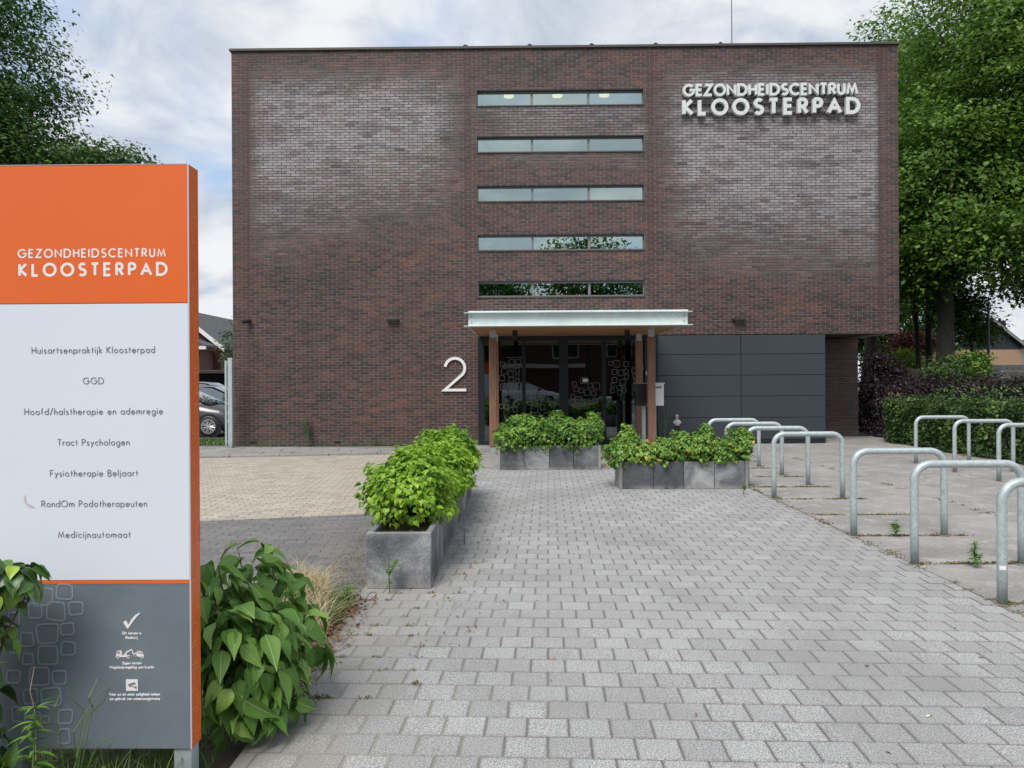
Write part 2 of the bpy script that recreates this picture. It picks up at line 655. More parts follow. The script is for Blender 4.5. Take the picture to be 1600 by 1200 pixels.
def mortar_fn(nt):
    m, x, z, w1, w2 = pale_mask(nt)
    f = noise(nt, vec(nt, x, 0.0, z), 9.0, 3.0)
    c = mix(nt, f, (0.15, 0.128, 0.112), (0.29, 0.25, 0.22))
    return mix(nt, m.ss(0.05, 0.5), c, (0.042, 0.038, 0.040)), 0.9  # recess shadow painted into the joints between the pale bricks


M = {}
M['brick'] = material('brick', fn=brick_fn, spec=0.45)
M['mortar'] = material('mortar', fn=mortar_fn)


def speck(scale, c0, c1, c2, big=1.2, bumpy=0.4):
    """stone or concrete: broad stains, fine grains"""
    def fn(nt):
        p = pos(nt)
        g = noise(nt, p, scale, 3.0, 0.75)
        s_ = noise(nt, p, big, 5.0, 0.6)
        col = mix(nt, g.ss(0.3, 0.7), c0, c1)
        col = mix(nt, s_.ss(0.42, 0.7) * 0.7, col, c2)
        return col, 0.85, g, bumpy, 0.003
    return fn


def paver_fn(rot, w, h, ox, oy, c_lo, c_hi, stain, dot, moss):
    def fn(nt):
        p = pos(nt)
        x, y, z = xyz(nt, p)
        c, s_ = math.cos(rot), math.sin(rot)
        uu = ((x - ox) * c + (y - oy) * s_) / w
        vv = ((y - oy) * c - (x - ox) * s_) / h
        row = vv.floor()
        col = (uu + row.mod(2.0) * 0.5).floor()
        a = white(nt, vec(nt, row, col, 2.5))
        b = white(nt, vec(nt, row, col, 9.5))
        base = mix(nt, a, c_lo, c_hi)
        grain = noise(nt, p, 140.0, 3.0, 0.85)
        g2 = noise(nt, p, 75.0, 3.0, 0.7)
        dots = grain.ss(0.42, 0.60)
        base = mix(nt, dots * (0.55 + 0.3 * b), mix(nt, 0.45, base, (0.05, 0.05, 0.05)), mix(nt, 0.7, base, dot))
        base = mix(nt, g2.ss(0.60, 0.70) * 0.45, base, dot)
        big = noise(nt, p, 0.8, 5.0, 0.62, 0.3)
        base = mix(nt, big.ss(0.44, 0.68) * 0.6, base, stain)
        # mossy, sandy edge near the beds
        e = noise(nt, p, 2.2, 5.0, 0.65)
        edge = (x * -1.0 + e * 1.6).ss(moss[0], moss[1]) * moss[2]
        base = mix(nt, edge, base, (0.26, 0.235, 0.195))
        fx = (uu + row.mod(2.0) * 0.5).frac()
        fy = vv.frac()
        rim = (fx.min(1 - fx) * (w / h)).min(fy.min(1 - fy)).ss(0.09, 0.0)
        base = mix(nt, rim * (0.2 + e * 0.5), base, (0.12, 0.11, 0.095))
        return base, 0.8, grain, 0.35, 0.0025
    return fn


PR = R(-2.1)           # path pavers, turned a little against the building
PW = 0.18
M['paver'] = material('path_paver', fn=paver_fn(PR, PW, PW, -1.1, 2.2, (0.272, 0.270, 0.265), (0.315, 0.313, 0.307),
                                               (0.235, 0.231, 0.224), (0.78, 0.78, 0.77), (1.0, 2.4, 0.75)), spec=0.3)
KR = R(5)
M['dark_paver'] = material('dark_paver', fn=paver_fn(KR, 0.21, 0.105, -8.0, 4.0, (0.12, 0.117, 0.118), (0.215, 0.205, 0.20),
                                                    (0.20, 0.19, 0.18), (0.3, 0.29, 0.28), (7.0, 9.0, 0.0)), spec=0.3)
M['beige_paver'] = material('beige_paver', fn=paver_fn(KR, 0.21, 0.105, -9.0, 8.0, (0.36, 0.315, 0.245), (0.58, 0.525, 0.43),
                                                      (0.40, 0.355, 0.295), (0.66, 0.59, 0.50), (9.0, 11.0, 0.0)), spec=0.3)
M['sand'] = material('joint_sand', fn=speck(60, (0.13, 0.125, 0.11), (0.23, 0.215, 0.18), (0.16, 0.155, 0.12), 3))
def slab_fn(nt):
    p = pos(nt)
    g = noise(nt, p, 130.0, 3.0, 0.8)
    b = noise(nt, p, 0.9, 6.0, 0.65, 0.6)
    b2 = noise(nt, p, 4.0, 5.0, 0.7, 0.4)
    r = K(nt, nt.nodes.new('ShaderNodeObjectInfo').outputs['Random'])
    base = mix(nt, r, (0.25, 0.242, 0.23), (0.295, 0.285, 0.272))
    base = mix(nt, b.ss(0.38, 0.62) * 0.85, base, (0.19, 0.175, 0.16))
    base = mix(nt, b2.ss(0.50, 0.66) * 0.7, base, (0.40, 0.385, 0.36))
    base = mix(nt, g.ss(0.4, 0.72) * 0.6, base, (0.55, 0.535, 0.51))
    base = mix(nt, g.ss(0.5, 0.3) * 0.5, base, (0.08, 0.075, 0.07))
    return base, 0.85, g, 0.35, 0.003


M['palesand'] = material('pale_joint_sand', fn=speck(60, (0.22, 0.195, 0.155), (0.32, 0.285, 0.23), (0.19, 0.175, 0.13), 3))
M['slab'] = material('slab_concrete', fn=slab_fn, spec=0.3)
M['kerb'] = material('kerb_concrete', fn=speck(90, (0.22, 0.215, 0.205), (0.34, 0.33, 0.32), (0.18, 0.175, 0.16)))


def planter_fn(nt):
    p = pos(nt)
    x, y, z = xyz(nt, p)
    r = K(nt, nt.nodes.new('ShaderNodeObjectInfo').outputs['Random'])
    o = vec(nt, x, y + r * 30.0, z)
    a = noise(nt, o, 2.6, 6.0, 0.65, 0.5)
    g = noise(nt, o, 90.0, 3.0, 0.75)
    f = (a * 0.8 + 0.05 + (r - 0.5) * 0.25 + (g - 0.5) * 0.25)
    c = ramp(nt, f.clamp(), [(0.22, (0.05, 0.053, 0.06)), (0.38, (0.085, 0.09, 0.098)), (0.48, (0.17, 0.175, 0.185)), (0.62, (0.36, 0.365, 0.37))])
    c = mix(nt, g.ss(0.62, 0.72) * 0.5, c, (0.5, 0.5, 0.5))
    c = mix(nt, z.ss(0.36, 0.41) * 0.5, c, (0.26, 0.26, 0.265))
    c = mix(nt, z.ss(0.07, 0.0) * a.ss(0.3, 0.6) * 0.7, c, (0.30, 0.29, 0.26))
    return c, 0.75, g, 0.4, 0.003


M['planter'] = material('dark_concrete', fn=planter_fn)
M['rim'] = material('concrete_rim', fn=speck(110, (0.20, 0.20, 0.20), (0.36, 0.36, 0.355), (0.16, 0.16, 0.16), 3))


def galv_fn(nt):
    p = pos(nt, True)
    n = nt.nodes.new('ShaderNodeTexVoronoi')
    nt.links.new(p.v, n.inputs['Vector'])
    n.inputs['Scale'].default_value = 55
    c0 = K(nt, n.outputs['Color'])
    cx = xyz(nt, c0)[0]
    a = noise(nt, p, 5.0, 5.0, 0.7)
    base = mix(nt, cx * 0.5 + a * 0.5, (0.33, 0.385, 0.395), (0.56, 0.62, 0.62))
    x, y, z = xyz(nt, p)
    base = mix(nt, a.ss(0.5, 0.72) * 0.5, base, (0.28, 0.34, 0.36))
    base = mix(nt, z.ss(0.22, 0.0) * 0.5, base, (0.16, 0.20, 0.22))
    return base, 0.5


M['galv'] = material('galvanised_steel', metal=0.35, fn=galv_fn)
M['fascia'] = material('galvanised_fascia', metal=0.15, fn=speck(8, (0.60, 0.68, 0.68), (0.70, 0.77, 0.76), (0.54, 0.61, 0.61), 2.0, 0.05))
M['black'] = material('black_frame', (0.013, 0.017, 0.023), 0.35)
M['dark'] = material('black_plastic', (0.012, 0.012, 0.013), 0.5)
M['bronze'] = material('brown_trim', (0.075, 0.062, 0.058), 0.45)
M['greytrim'] = material('grey_trim', (0.19, 0.19, 0.19), 0.45)
M['panel'] = material('anthracite_panel', fn=lambda nt: (mix(nt, noise(nt, pos(nt), 0.7, 4.0), (0.033, 0.041, 0.051), (0.045, 0.054, 0.065)), 0.42), spec=0.4)
M['white'] = material('white_paint', (0.78, 0.78, 0.77), 0.4)
M['whitesign'] = material('white_sign_letter', fn=lambda nt: (mix(nt, noise(nt, pos(nt), 3.0, 4.0), (0.58, 0.61, 0.595), (0.68, 0.70, 0.685)), 0.4))
M['lettergrey'] = material('letter_side_grey', (0.36, 0.37, 0.37), 0.5)
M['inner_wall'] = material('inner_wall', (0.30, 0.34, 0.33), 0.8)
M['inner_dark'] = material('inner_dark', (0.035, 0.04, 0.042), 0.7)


def wood_fn(sx, sy, sz, a, b):
    def fn(nt):
        p = pos(nt)
        x, y, z = xyz(nt, p)
        n = noise(nt, vec(nt, x * sx, y * sy, z * sz), 1.0, 5.0, 0.65, 0.3)
        m_ = noise(nt, p, 1.6, 3.0)
        return mix(nt, m_.ss(0.35, 0.7) * 0.45, mix(nt, n.ss(0.3, 0.7), a, b), (0.17, 0.10, 0.065)), 0.55, n, 0.2, 0.004
    return fn


M['post'] = material('post_wood', fn=wood_fn(60, 60, 3, (0.17, 0.085, 0.052), (0.30, 0.155, 0.098)))
M['slat'] = material('soffit_wood', fn=wood_fn(3, 60, 60, (0.36, 0.17, 0.08), (0.52, 0.27, 0.13)))


def glass(name, tint, refl, k=0.35):
    m = bpy.data.materials.new(name)
    m.use_nodes = True
    nt = m.node_tree
    nt.nodes.remove(nt.nodes['Principled BSDF'])
    t = nt.nodes.new('ShaderNodeBsdfTransparent')
    put(nt, t.inputs[0], tint)
    g = nt.nodes.new('ShaderNodeBsdfGlossy')
    put(nt, g.inputs[0], refl)
    g.inputs['Roughness'].default_value = 0.0
    p = pos(nt)
    b = nt.nodes.new('ShaderNodeBump')
    put(nt, b.inputs['Height'], noise(nt, p, 0.9, 1.0))
    b.inputs['Strength'].default_value = 0.02
    b.inputs['Distance'].default_value = 0.05
    nt.links.new(b.outputs[0], g.inputs['Normal'])
    lw = nt.nodes.new('ShaderNodeLayerWeight')
    lw.inputs[0].default_value = 0.3
    f = K(nt, lw.outputs['Fresnel']) * 0.6 + k
    mx = nt.nodes.new('ShaderNodeMixShader')
    put(nt, mx.inputs[0], f.clamp())
    nt.links.new(t.outputs[0], mx.inputs[1])
    nt.links.new(g.outputs[0], mx.inputs[2])
    nt.links.new(mx.outputs[0], nt.nodes['Material Output'].inputs[0])
    return m


M['glass'] = glass('solar_glass', (0.30, 0.42, 0.38), (0.80, 0.93, 0.84), 0.62)
M['doorglass'] = glass('door_glass', (0.30, 0.37, 0.37), (0.85, 0.92, 0.95), 0.13)
M['carglass'] = glass('car_glass', (0.05, 0.06, 0.06), (0.9, 0.95, 1.0), 0.35)


def leaf_mat(name, stops, tr=0.25, rough=0.45, big=0.6):
    def fn(nt):
        r = rnd_each(nt)
        n = noise(nt, pos(nt), big, 4.0, 0.6).ss(0.3, 0.7)
        return ramp(nt, (r * 0.6 + n * 0.5 - 0.05).clamp(), stops), rough
    return material(name, fn=fn, trans=tr, spec=0.35)


M['tree'] = leaf_mat('tree_leaf', [(0, (0.022, 0.060, 0.012)), (0.5, (0.050, 0.120, 0.022)), (1, (0.13, 0.25, 0.045))], 0.42, 0.5, 1.1)
M['linden'] = leaf_mat('linden_leaf', [(0, (0.045, 0.11, 0.016)), (0.5, (0.105, 0.215, 0.03)), (1, (0.25, 0.41, 0.07))], 0.44, 0.5, 1.0)
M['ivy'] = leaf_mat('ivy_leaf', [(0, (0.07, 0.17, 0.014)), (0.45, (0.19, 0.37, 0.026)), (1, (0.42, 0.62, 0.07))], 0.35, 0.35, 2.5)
M['ivydark'] = leaf_mat('dark_ivy_leaf', [(0, (0.045, 0.12, 0.02)), (0.5, (0.12, 0.25, 0.035)), (1, (0.30, 0.45, 0.08))], 0.25, 0.4, 2.5)  # deeper green leaves for the two short planters and a shrub
M['ivyyellow'] = leaf_mat('yellowing_leaf', [(0, (0.30, 0.24, 0.02)), (1, (0.55, 0.40, 0.05))], 0.25, 0.4)
M['hedge'] = leaf_mat('hedge_leaf', [(0, (0.016, 0.044, 0.012)), (0.5, (0.050, 0.11, 0.026)), (1, (0.17, 0.26, 0.07))], 0.2, 0.4, 1.5)
M['purple'] = leaf_mat('purple_leaf', [(0, (0.012, 0.009, 0.012)), (0.6, (0.040, 0.022, 0.030)), (1, (0.085, 0.042, 0.05))], 0.1, 0.4, 1.0)
M['redleaf'] = leaf_mat('red_leaf', [(0, (0.07, 0.015, 0.012)), (1, (0.22, 0.05, 0.04))], 0.25)
M['lime'] = leaf_mat('lime_leaf', [(0, (0.14, 0.26, 0.02)), (1, (0.42, 0.60, 0.06))], 0.35)
M['greygreen'] = leaf_mat('grey_green_leaf', [(0, (0.05, 0.09, 0.045)), (1, (0.14, 0.21, 0.10))], 0.25)
M['grass'] = leaf_mat('grass_blade', [(0, (0.05, 0.11, 0.02)), (1, (0.16, 0.26, 0.06))], 0.3)
M['straw'] = leaf_mat('straw_blade', [(0, (0.25, 0.19, 0.09)), (0.6, (0.50, 0.42, 0.25)), (1, (0.70, 0.62, 0.42))], 0.3, 0.6)
M['moss'] = leaf_mat('joint_moss', [(0, (0.10, 0.085, 0.03)), (1, (0.30, 0.24, 0.10))], 0.1, 0.8)
M['bark'] = material('bark', fn=lambda nt: (mix(nt, noise(nt, pos(nt), 9.0, 5.0, 0.7, 0.8), (0.014, 0.014, 0.011), (0.055, 0.052, 0.042)), 0.9, noise(nt, pos(nt), 14.0, 4.0, 0.7, 1.0), 0.8, 0.03))
M['stem'] = material('green_stem', (0.09, 0.16, 0.04), 0.5)
M['woody'] = material('woody_stem', (0.10, 0.075, 0.045), 0.8)
M['soil'] = material('soil', fn=speck(25, (0.035, 0.027, 0.018), (0.12, 0.09, 0.06), (0.16, 0.12, 0.075), 5, 1.0))


# ================================================================== ground
def clip(poly, region):
    """convex clip of poly by a counter-clockwise region"""
    out = poly
    m = len(region)
    for i in range(m):
        a, b = region[i], region[(i + 1) % m]
        inp, out = out, []
        if not inp: break
        side = lambda p: (b[0] - a[0]) * (p[1] - a[1]) - (b[1] - a[1]) * (p[0] - a[0])
        for j in range(len(inp)):
            p, q = inp[j], inp[(j + 1) % len(inp)]
            sp, sq = side(p), side(q)
            if sp >= 0: out.append(p)
            if (sp >= 0) != (sq >= 0):
                t = sp / (sp - sq)
                out.append((p[0] + (q[0] - p[0]) * t, p[1] + (q[1] - p[1]) * t))
    return out


def area(p):
    return abs(sum(p[i][0] * p[(i + 1) % len(p)][1] - p[(i + 1) % len(p)][0] * p[i][1] for i in range(len(p)))) / 2


def flat_poly(name, poly, z, mat):
    mb = MB()
    n = len(poly)
    mb.add([(x, y, z) for x, y in poly] + [(x, y, z - 0.05) for x, y in poly],
           [tuple(range(n))] + [(i, i + n, (i + 1) % n + n, (i + 1) % n) for i in range(n)])
    return structure(name, mb.mesh(name, mat))


def ground_fn(nt):
    p = pos(nt)
    a = noise(nt, p, 0.35, 5.0, 0.65)
    g = noise(nt, p, 30.0, 3.0, 0.7)
    c = mix(nt, a.ss(0.4, 0.6), (0.10, 0.11, 0.07), (0.16, 0.155, 0.15))
    return mix(nt, g * 0.4, c, (0.06, 0.06, 0.05)), 0.9


M['ground'] = material('ground', fn=ground_fn)
flat_poly('ground', [(-250, -150), (250, -150), (250, 400), (-250, 400)], -0.10, M['ground'])
M['asphalt'] = material('asphalt', fn=speck(120, (0.06, 0.06, 0.062), (0.12, 0.12, 0.12), (0.15, 0.145, 0.135), 0.5))
flat_poly('car_park', [(-30, 18.4), (-6.6, 18.4), (-6.6, 40), (-30, 40)], -0.06, M['asphalt'])
flat_poly('road', [(-60, -16), (60, -16), (60, 1.0), (-60, 1.0)], -0.06, M['asphalt'])


def lay(name, piece, host, region, rot, w, h, ox, oy, z, gap, thick, mat, keep=300, bev=0.006, cam_xy=(0, 0)):
    """lay pieces in running bond over a region: the nearest ones as parts, the rest as one part"""
    c, s_ = math.cos(rot), math.sin(rot)
    tow = lambda u_, v_: (ox + u_ * c - v_ * s_, oy + u_ * s_ + v_ * c)
    us, vs = [], []
    for x, y in region:
        us.append((x - ox) * c + (y - oy) * s_); vs.append((y - oy) * c - (x - ox) * s_)
    r0, r1 = int(math.floor(min(vs) / h)) - 1, int(math.ceil(max(vs) / h)) + 1
    c0, c1 = int(math.floor(min(us) / w)) - 2, int(math.ceil(max(us) / w)) + 2
    full, cut = [], []
    for r_ in range(r0, r1):
        off = -0.5 * (r_ % 2)
        for k in range(c0, c1):
            u0, v0 = (k + off) * w, r_ * h
            q = [tow(u0 + gap / 2, v0 + gap / 2), tow(u0 + w - gap / 2, v0 + gap / 2), tow(u0 + w - gap / 2, v0 + h - gap / 2), tow(u0 + gap / 2, v0 + h - gap / 2)]
            p = clip(q, region)
            if len(p) < 3: continue
            A = area(p)
            if A > 0.999 * area(q):
                full.append(tow(u0 + w / 2, v0 + h / 2))
            elif A > 0.04 * w * h:
                cut.append(p)
    # which show largest: nearest to the viewer and inside the frame
    def key(p):
        x, y = p
        vis = y > 2.9 and -0.69 * y < x < 0.69 * y
        vis = vis and not (x < -0.95 and x / y < -0.415)
        return (0 if vis else 1, x * x + y * y)
    full.sort(key=key)
    b = MB().bbox(-w / 2 + gap / 2, w / 2 - gap / 2, -h / 2 + gap / 2, h / 2 - gap / 2, -thick, 0, bev)
    # drop the faces nobody can see: everything at the bottom
    keepf = [f for f in b.f if sum(b.v[i][2] for i in f) / len(f) > -thick + 0.003]
    b.f = keepf
    me = b.mesh(piece, mat)
    rr = random.Random(len(full))
    for x, y in full[:keep]:
        link(piece, me, host, (x, y, z + rr.uniform(-0.0018, 0.0012)),
             (rr.gauss(0, 0.004), rr.gauss(0, 0.004), rot + rr.gauss(0, 0.004)))
    rest = MB()
    for x, y in full[keep:]:
        dz_, a = z + rr.uniform(-0.0018, 0.0012), rot + rr.gauss(0, 0.005)
        ca, sa = math.cos(a), math.sin(a)
        tx, ty = rr.gauss(0, 0.004), rr.gauss(0, 0.004)
        rest.add([(x + p[0] * ca - p[1] * sa, y + p[0] * sa + p[1] * ca, dz_ + p[2] + p[0] * tx + p[1] * ty) for p in b.v], b.f)
    for p in cut:
        n = len(p)
        rest.add([(q[0], q[1], z) for q in p] + [(q[0], q[1], z - thick) for q in p],
                 [tuple(range(n))] + [(i, i + n, (i + 1) % n + n, (i + 1) % n) for i in range(n)])
    tag(part(piece + '_field', rest, mat, host), kind='stuff')
    return full


PATH = [(-1.14, 2.0), (3.16, 2.0), (3.16, 12.95), (-1.14, 12.95)]
def pathsand(nt):
    p = pos(nt)
    x, y, z = xyz(nt, p)
    e = noise(nt, p, 1.3, 5.0, 0.65)
    g = noise(nt, p, 60.0, 3.0)
    dark = mix(nt, g, (0.10, 0.097, 0.088), (0.17, 0.162, 0.145))
    light = mix(nt, g, (0.22, 0.205, 0.175), (0.34, 0.32, 0.27))
    return mix(nt, (x * -0.8 + e * 2.6).ss(0.9, 2.1), dark, light), 0.9
M['pathsand'] = material('path_joint_sand', fn=pathsand)
path = flat_poly('path', PATH, -0.0032, M['pathsand'])
lay('path', 'paver', path, PATH, PR, PW, PW, -1.1, 2.2, 0.0, 0.0055, 0.05, M['paver'], bev=0.0035)

sB = 0.23
yb = lambda x: 8.57 + (x + 3.5) * sB         # edge between dark and pale parking
yk = lambda x: 15.8 + (x + 6.45) * 0.165      # kerb line
DARK = [(-7.6, 4.2), (-1.16, 4.2), (-1.16, yb(-1.16)), (-7.6, yb(-7.6))]
BEIGE = [(-9.4, yb(-9.4)), (-1.16, yb(-1.16)), (-1.16, yk(-1.16)), (-9.4, yk(-9.4))]
pk = flat_poly('parking_bay', DARK, -0.0525, M['sand'])
lay('parking_bay', 'dark_paver', pk, DARK, KR, 0.21, 0.105, -8.0, 4.0, -0.048, 0.005, 0.05, M['dark_paver'], bev=0.003)
pb = flat_poly('courtyard', BEIGE, -0.0527, M['palesand'])
lay('courtyard', 'pale_paver', pb, BEIGE, KR, 0.21, 0.105, -9.0, 8.0, -0.048, 0.007, 0.05, M['beige_paver'], bev=0.003)

# pavement along the wall
PAVE = [(-14, yk(-14)), (-1.2, yk(-1.2)), (-1.2, 18.0), (-6.9, 18.0), (-14, 19.2)]
pv = flat_poly('pavement', PAVE, -0.012, M['sand'])
kb = structure('kerb', MB().box(-14, -13.9, yk(-14) - 0.1, yk(-14), -0.1, -0.02).mesh('kerb', M['kerb']))
ka = math.atan(0.165)
L_ = 1.0
n_k = int((-1.2 + 14) / (L_ * math.cos(ka)))
kme = MB().bbox(0, L_ - 0.008, -0.12, -0.004, -0.12, 0, 0.012).mesh('kerb_stone', M['kerb'])
for i in range(n_k):
    x = -13.9 + i * L_ * math.cos(ka)
    link('kerb_stone', kme, kb, (x, yk(x), random.uniform(-0.003, 0.003)), (0, 0, ka + random.gauss(0, 0.003)))
# paving slabs: grid over the pavement
def slabs(host, region, rot, w, h, ox, oy, z, gap, mat, piece, bond=0.5):
    c, s_ = math.cos(rot), math.sin(rot)
    tow = lambda u_, v_: (ox + u_ * c - v_ * s_, oy + u_ * s_ + v_ * c)
    rr = random.Random(5)
    for r_ in range(-2, 60):
        off = -bond * (r_ % 2)
        for k in range(-12, 60):
            u0, v0 = (k + off) * w, r_ * h
            q = [tow(u0 + gap / 2, v0 + gap / 2), tow(u0 + w - gap / 2, v0 + gap / 2), tow(u0 + w - gap / 2, v0 + h - gap / 2), tow(u0 + gap / 2, v0 + h - gap / 2)]
            p = clip(q, region)
            if len(p) < 3 or area(p) < 0.01: continue
            n = len(p)
            cx, cy = sum(a[0] for a in p) / n, sum(a[1] for a in p) / n
            ins = [(cx + (a[0] - cx) * (1 - 0.006 / max(0.1, math.hypot(a[0] - cx, a[1] - cy))), cy + (a[1] - cy) * (1 - 0.006 / max(0.1, math.hypot(a[0] - cx, a[1] - cy)))) for a in p]
            mb = MB()
            mb.add([(a[0] - cx, a[1] - cy, 0) for a in ins] + [(a[0] - cx, a[1] - cy, -0.006) for a in p] + [(a[0] - cx, a[1] - cy, -0.06) for a in p],
                   [tuple(range(n))] + [(i, i + n, (i + 1) % n + n, (i + 1) % n) for i in range(n)]
                   + [(i + n, i + 2 * n, (i + 1) % n + 2 * n, (i + 1) % n + n) for i in range(n)])
            link(piece, mb.mesh(piece, mat), host, (cx, cy, z + rr.uniform(-0.003, 0.002)), (rr.gauss(0, 0.0015), rr.gauss(0, 0.0015), 0))


slabs(pv, PAVE, ka, 0.62, 0.6, -14.0, yk(-14), 0.0, 0.010, M['kerb'], 'paving_slab')

ENTRY = [(-1.2, 12.97), (3.16, 12.97), (3.16, 18.0), (-1.2, 18.0)]
RACKS = [(3.18, 1.2), (9.2, 1.2), (9.2, 20.2), (3.18, 20.2)]
en = flat_poly('entrance_paving', ENTRY, -0.013, M['sand'])
slabs(en, ENTRY, 0, 0.9, 1.0, -1.2, 12.97, -0.001, 0.008, M['slab'], 'concrete_slab')
rk = flat_poly('bicycle_parking_ground', RACKS, -0.013, M['sand'])
slabs(rk, RACKS, 0, 2.0, 1.118, 3.18, 0.66, -0.001, 0.009, M['slab'], 'concrete_slab', bond=0.0)

# planted bed left of the path, uneven soil
g = 46
V, F = [], []
for j in range(g + 1):
    for i in range(g + 1):
        x, y = -5.5 + (4.36) * i / g, 1.2 + 4.5 * j / g
        e = min(1.0, (g - i) / 4.0) * min(1, (g - j) / 3.0)
        V.append((x, y, -0.06 + e * (0.06 + 0.03 * math.sin(x * 7.1 + y * 3) * math.sin(y * 6.3 - x) + random.uniform(0, 0.02))))
for j in range(g):
    for i in range(g):
        a = j * (g + 1) + i
        F.append((a, a + 1, a + g + 2, a + g + 1))
structure('soil', np_mesh('soil', np.array(V), np.array(F), M['soil'], True))

# ================================================================== the health centre
bld = thing('health_centre', 'three-storey dark brown brick health centre with five ribbon windows and an overhanging corner', 'building', (0, FY, 0))
def bp(name, mb, mat, parent=bld, **k):
    """a part given in world coordinates"""
    off = FY
    mb.v = [(x, y - off, z) for x, y, z in mb.v]
    return part(name, mb, mat, parent, **k)


WX0, WX1 = -0.985, 2.935
wins = [(130, 124), (113, 107), (95, 89), (77, 71), (60, 54)]
DZ = 40 * BC
w = MB()
t0, t1 = FY + 0.0055, FY + 0.3
w.box(BX0, WX0, t0, t1, 0, BZ1)
w.box(WX1, BX1, t0, t1, DZ, BZ1)
zs = [DZ] + [c * BC for ab in reversed(wins) for c in (ab[1], ab[0])] + [BZ1]
for i in range(0, len(zs), 2):
    w.box(WX0, WX1, t0, t1, zs[i], zs[i + 1])
w.box(BX0, BX0 + 0.3, t1, 32, 0, BZ1)                 # left side wall
w.box(BX1 - 0.3, BX1, t1, 32, DZ, BZ1)                 # right side wall
w.box(BX0, BX1, 32, 32.3, 0, BZ1)
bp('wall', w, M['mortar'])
# set-back wall below the overhang
bp('setback_wall', MB().box(7.15, BX1, 20.209, 20.5, 0, DZ).box(BX1 - 0.3, BX1 - 0.009, 20.5, 32, 0, DZ).box(6.85, 7.142, FY + 0.05, 20.2, 0, DZ), M['mortar'])
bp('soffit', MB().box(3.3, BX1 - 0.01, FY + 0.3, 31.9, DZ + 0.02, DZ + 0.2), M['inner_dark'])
bp('roof', MB().box(BX0 + 0.3, BX1 - 0.3, FY + 0.3, 32, BZ1 - 0.3, BZ1 - 0.12), M['inner_dark'])
bp('roof_coping', MB().bbox(BX0 - 0.04, BX1 + 0.04, FY - 0.05, FY + 0.35, BZ1 + 0.002, BZ1 + 0.06, 0.006), M['bronze'])
bp('roof_coping', MB().bbox(BX0 - 0.04, BX0 + 0.35, FY + 0.352, 32.3, BZ1 + 0.002, BZ1 + 0.06, 0.006), M['bronze'])
bp('roof_coping', MB().bbox(BX1 - 0.35, BX1 + 0.04, FY + 0.352, 32.3, BZ1 + 0.002, BZ1 + 0.06, 0.006), M['bronze'])
for px in (728, 829, 926, 1026, 1127):
    x = (px - 812) * 0.015
    b = MB().bbox(x - 0.035, x + 0.02, FY + 0.0, FY + 0.25, BZ1 + 0.06, BZ1 + 0.10, 0.008)
    b.tube([(x - 0.02, FY + 0.02, BZ1 + 0.10), (x + 0.02, FY + 0.05, BZ1 + 0.125), (x + 0.1, FY + 0.1, BZ1 + 0.10)], 0.014, 6)
    bp('lightning_clamp', b, M['dark'])

# bricks, one by one
full, cutb = [], []
hw = (BP - 0.013) / 2
for i in range(145):
    off = -0.5 * (i % 2)
    zc = i * BC
    holes = []
    if zc < DZ - 1e-6: holes.append((WX0, 99))
    for a_, b_ in wins:
        if b_ <= i < a_: holes.append((WX0, WX1))
    for k in range(0, 75):
        x0, x1 = BX0 + (k + off) * BP, BX0 + (k + 1 + off) * BP
        x0, x1 = max(x0, BX0), min(x1, BX1)
        segs = [(x0, x1)]
        for h0, h1 in holes:
            ns = []
            for a, b in segs:
                if b <= h0 or a >= h1: ns.append((a, b)); continue
                if a < h0: ns.append((a, h0))
                if b > h1: ns.append((h1, b))
            segs = ns
        for a, b in segs:
            if b - a < 0.03: continue
            if b - a > BP - 0.001: full.append(((a + b) / 2, zc + BC / 2))
            else: cutb.append((a + 0.0065, b - (0.0065 if b < BX1 - .01 else 0), zc + BC / 2))
full.sort(key=lambda p: p[0] ** 2 + (p[1] - 1.5) ** 2)
hh = 0.0258
bm = MB().bbox(-hw, hw, 0, 0.03, -hh, hh, 0.003)
bm.f = [f for f in bm.f if sum(bm.v[i][1] for i in f) / len(f) < 0.0275]
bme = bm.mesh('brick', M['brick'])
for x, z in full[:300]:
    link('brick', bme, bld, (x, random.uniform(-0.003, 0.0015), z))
rest = MB()
sb = [(-1, 0, -1), (1, 0, -1), (1, 0, 1), (-1, 0, 1), (-1, 1, -1), (1, 1, -1), (1, 1, 1), (-1, 1, 1)]
sf = [(0, 1, 2, 3), (0, 4, 5, 1), (1, 5, 6, 2), (2, 6, 7, 3), (3, 7, 4, 0)]
for x, z in full[300:]:
    j = random.uniform(-0.003, 0.0015)
    e = random.uniform(-0.0012, 0.0012)
    rest.add([(x + a * hw, FY + j + b * 0.015, z + c * (hh + e)) for a, b, c in sb], sf)
for a_, b_, z in cutb:
    c_, h_ = (a_ + b_) / 2, (b_ - a_) / 2
    j = random.uniform(-0.003, 0.0015)
    rest.add([(c_ + a * h_, FY + j + b * 0.015, z + c * hh) for a, b, c in sb], sf)
# set-back wall bricks, its side facing the garage is hidden
for i in range(40):
    off = -0.5 * (i % 2)
    for k in range(10):
        x0 = BX0 + (65 + k + off) * BP
        if x0 < 7.16: x0 = 7.16
        x1 = min(BX0 + (66 + k + off) * BP, BX1)
        if x1 - x0 < 0.03: continue
        rest.add([((x0 + x1) / 2 + a * ((x1 - x0) / 2 - 0.005), 20.2 + b * 0.015, i * BC + BC / 2 + c * hh) for a, b, c in sb], sf)
tag(bp('brick_courses', rest, M['brick']), kind='stuff')
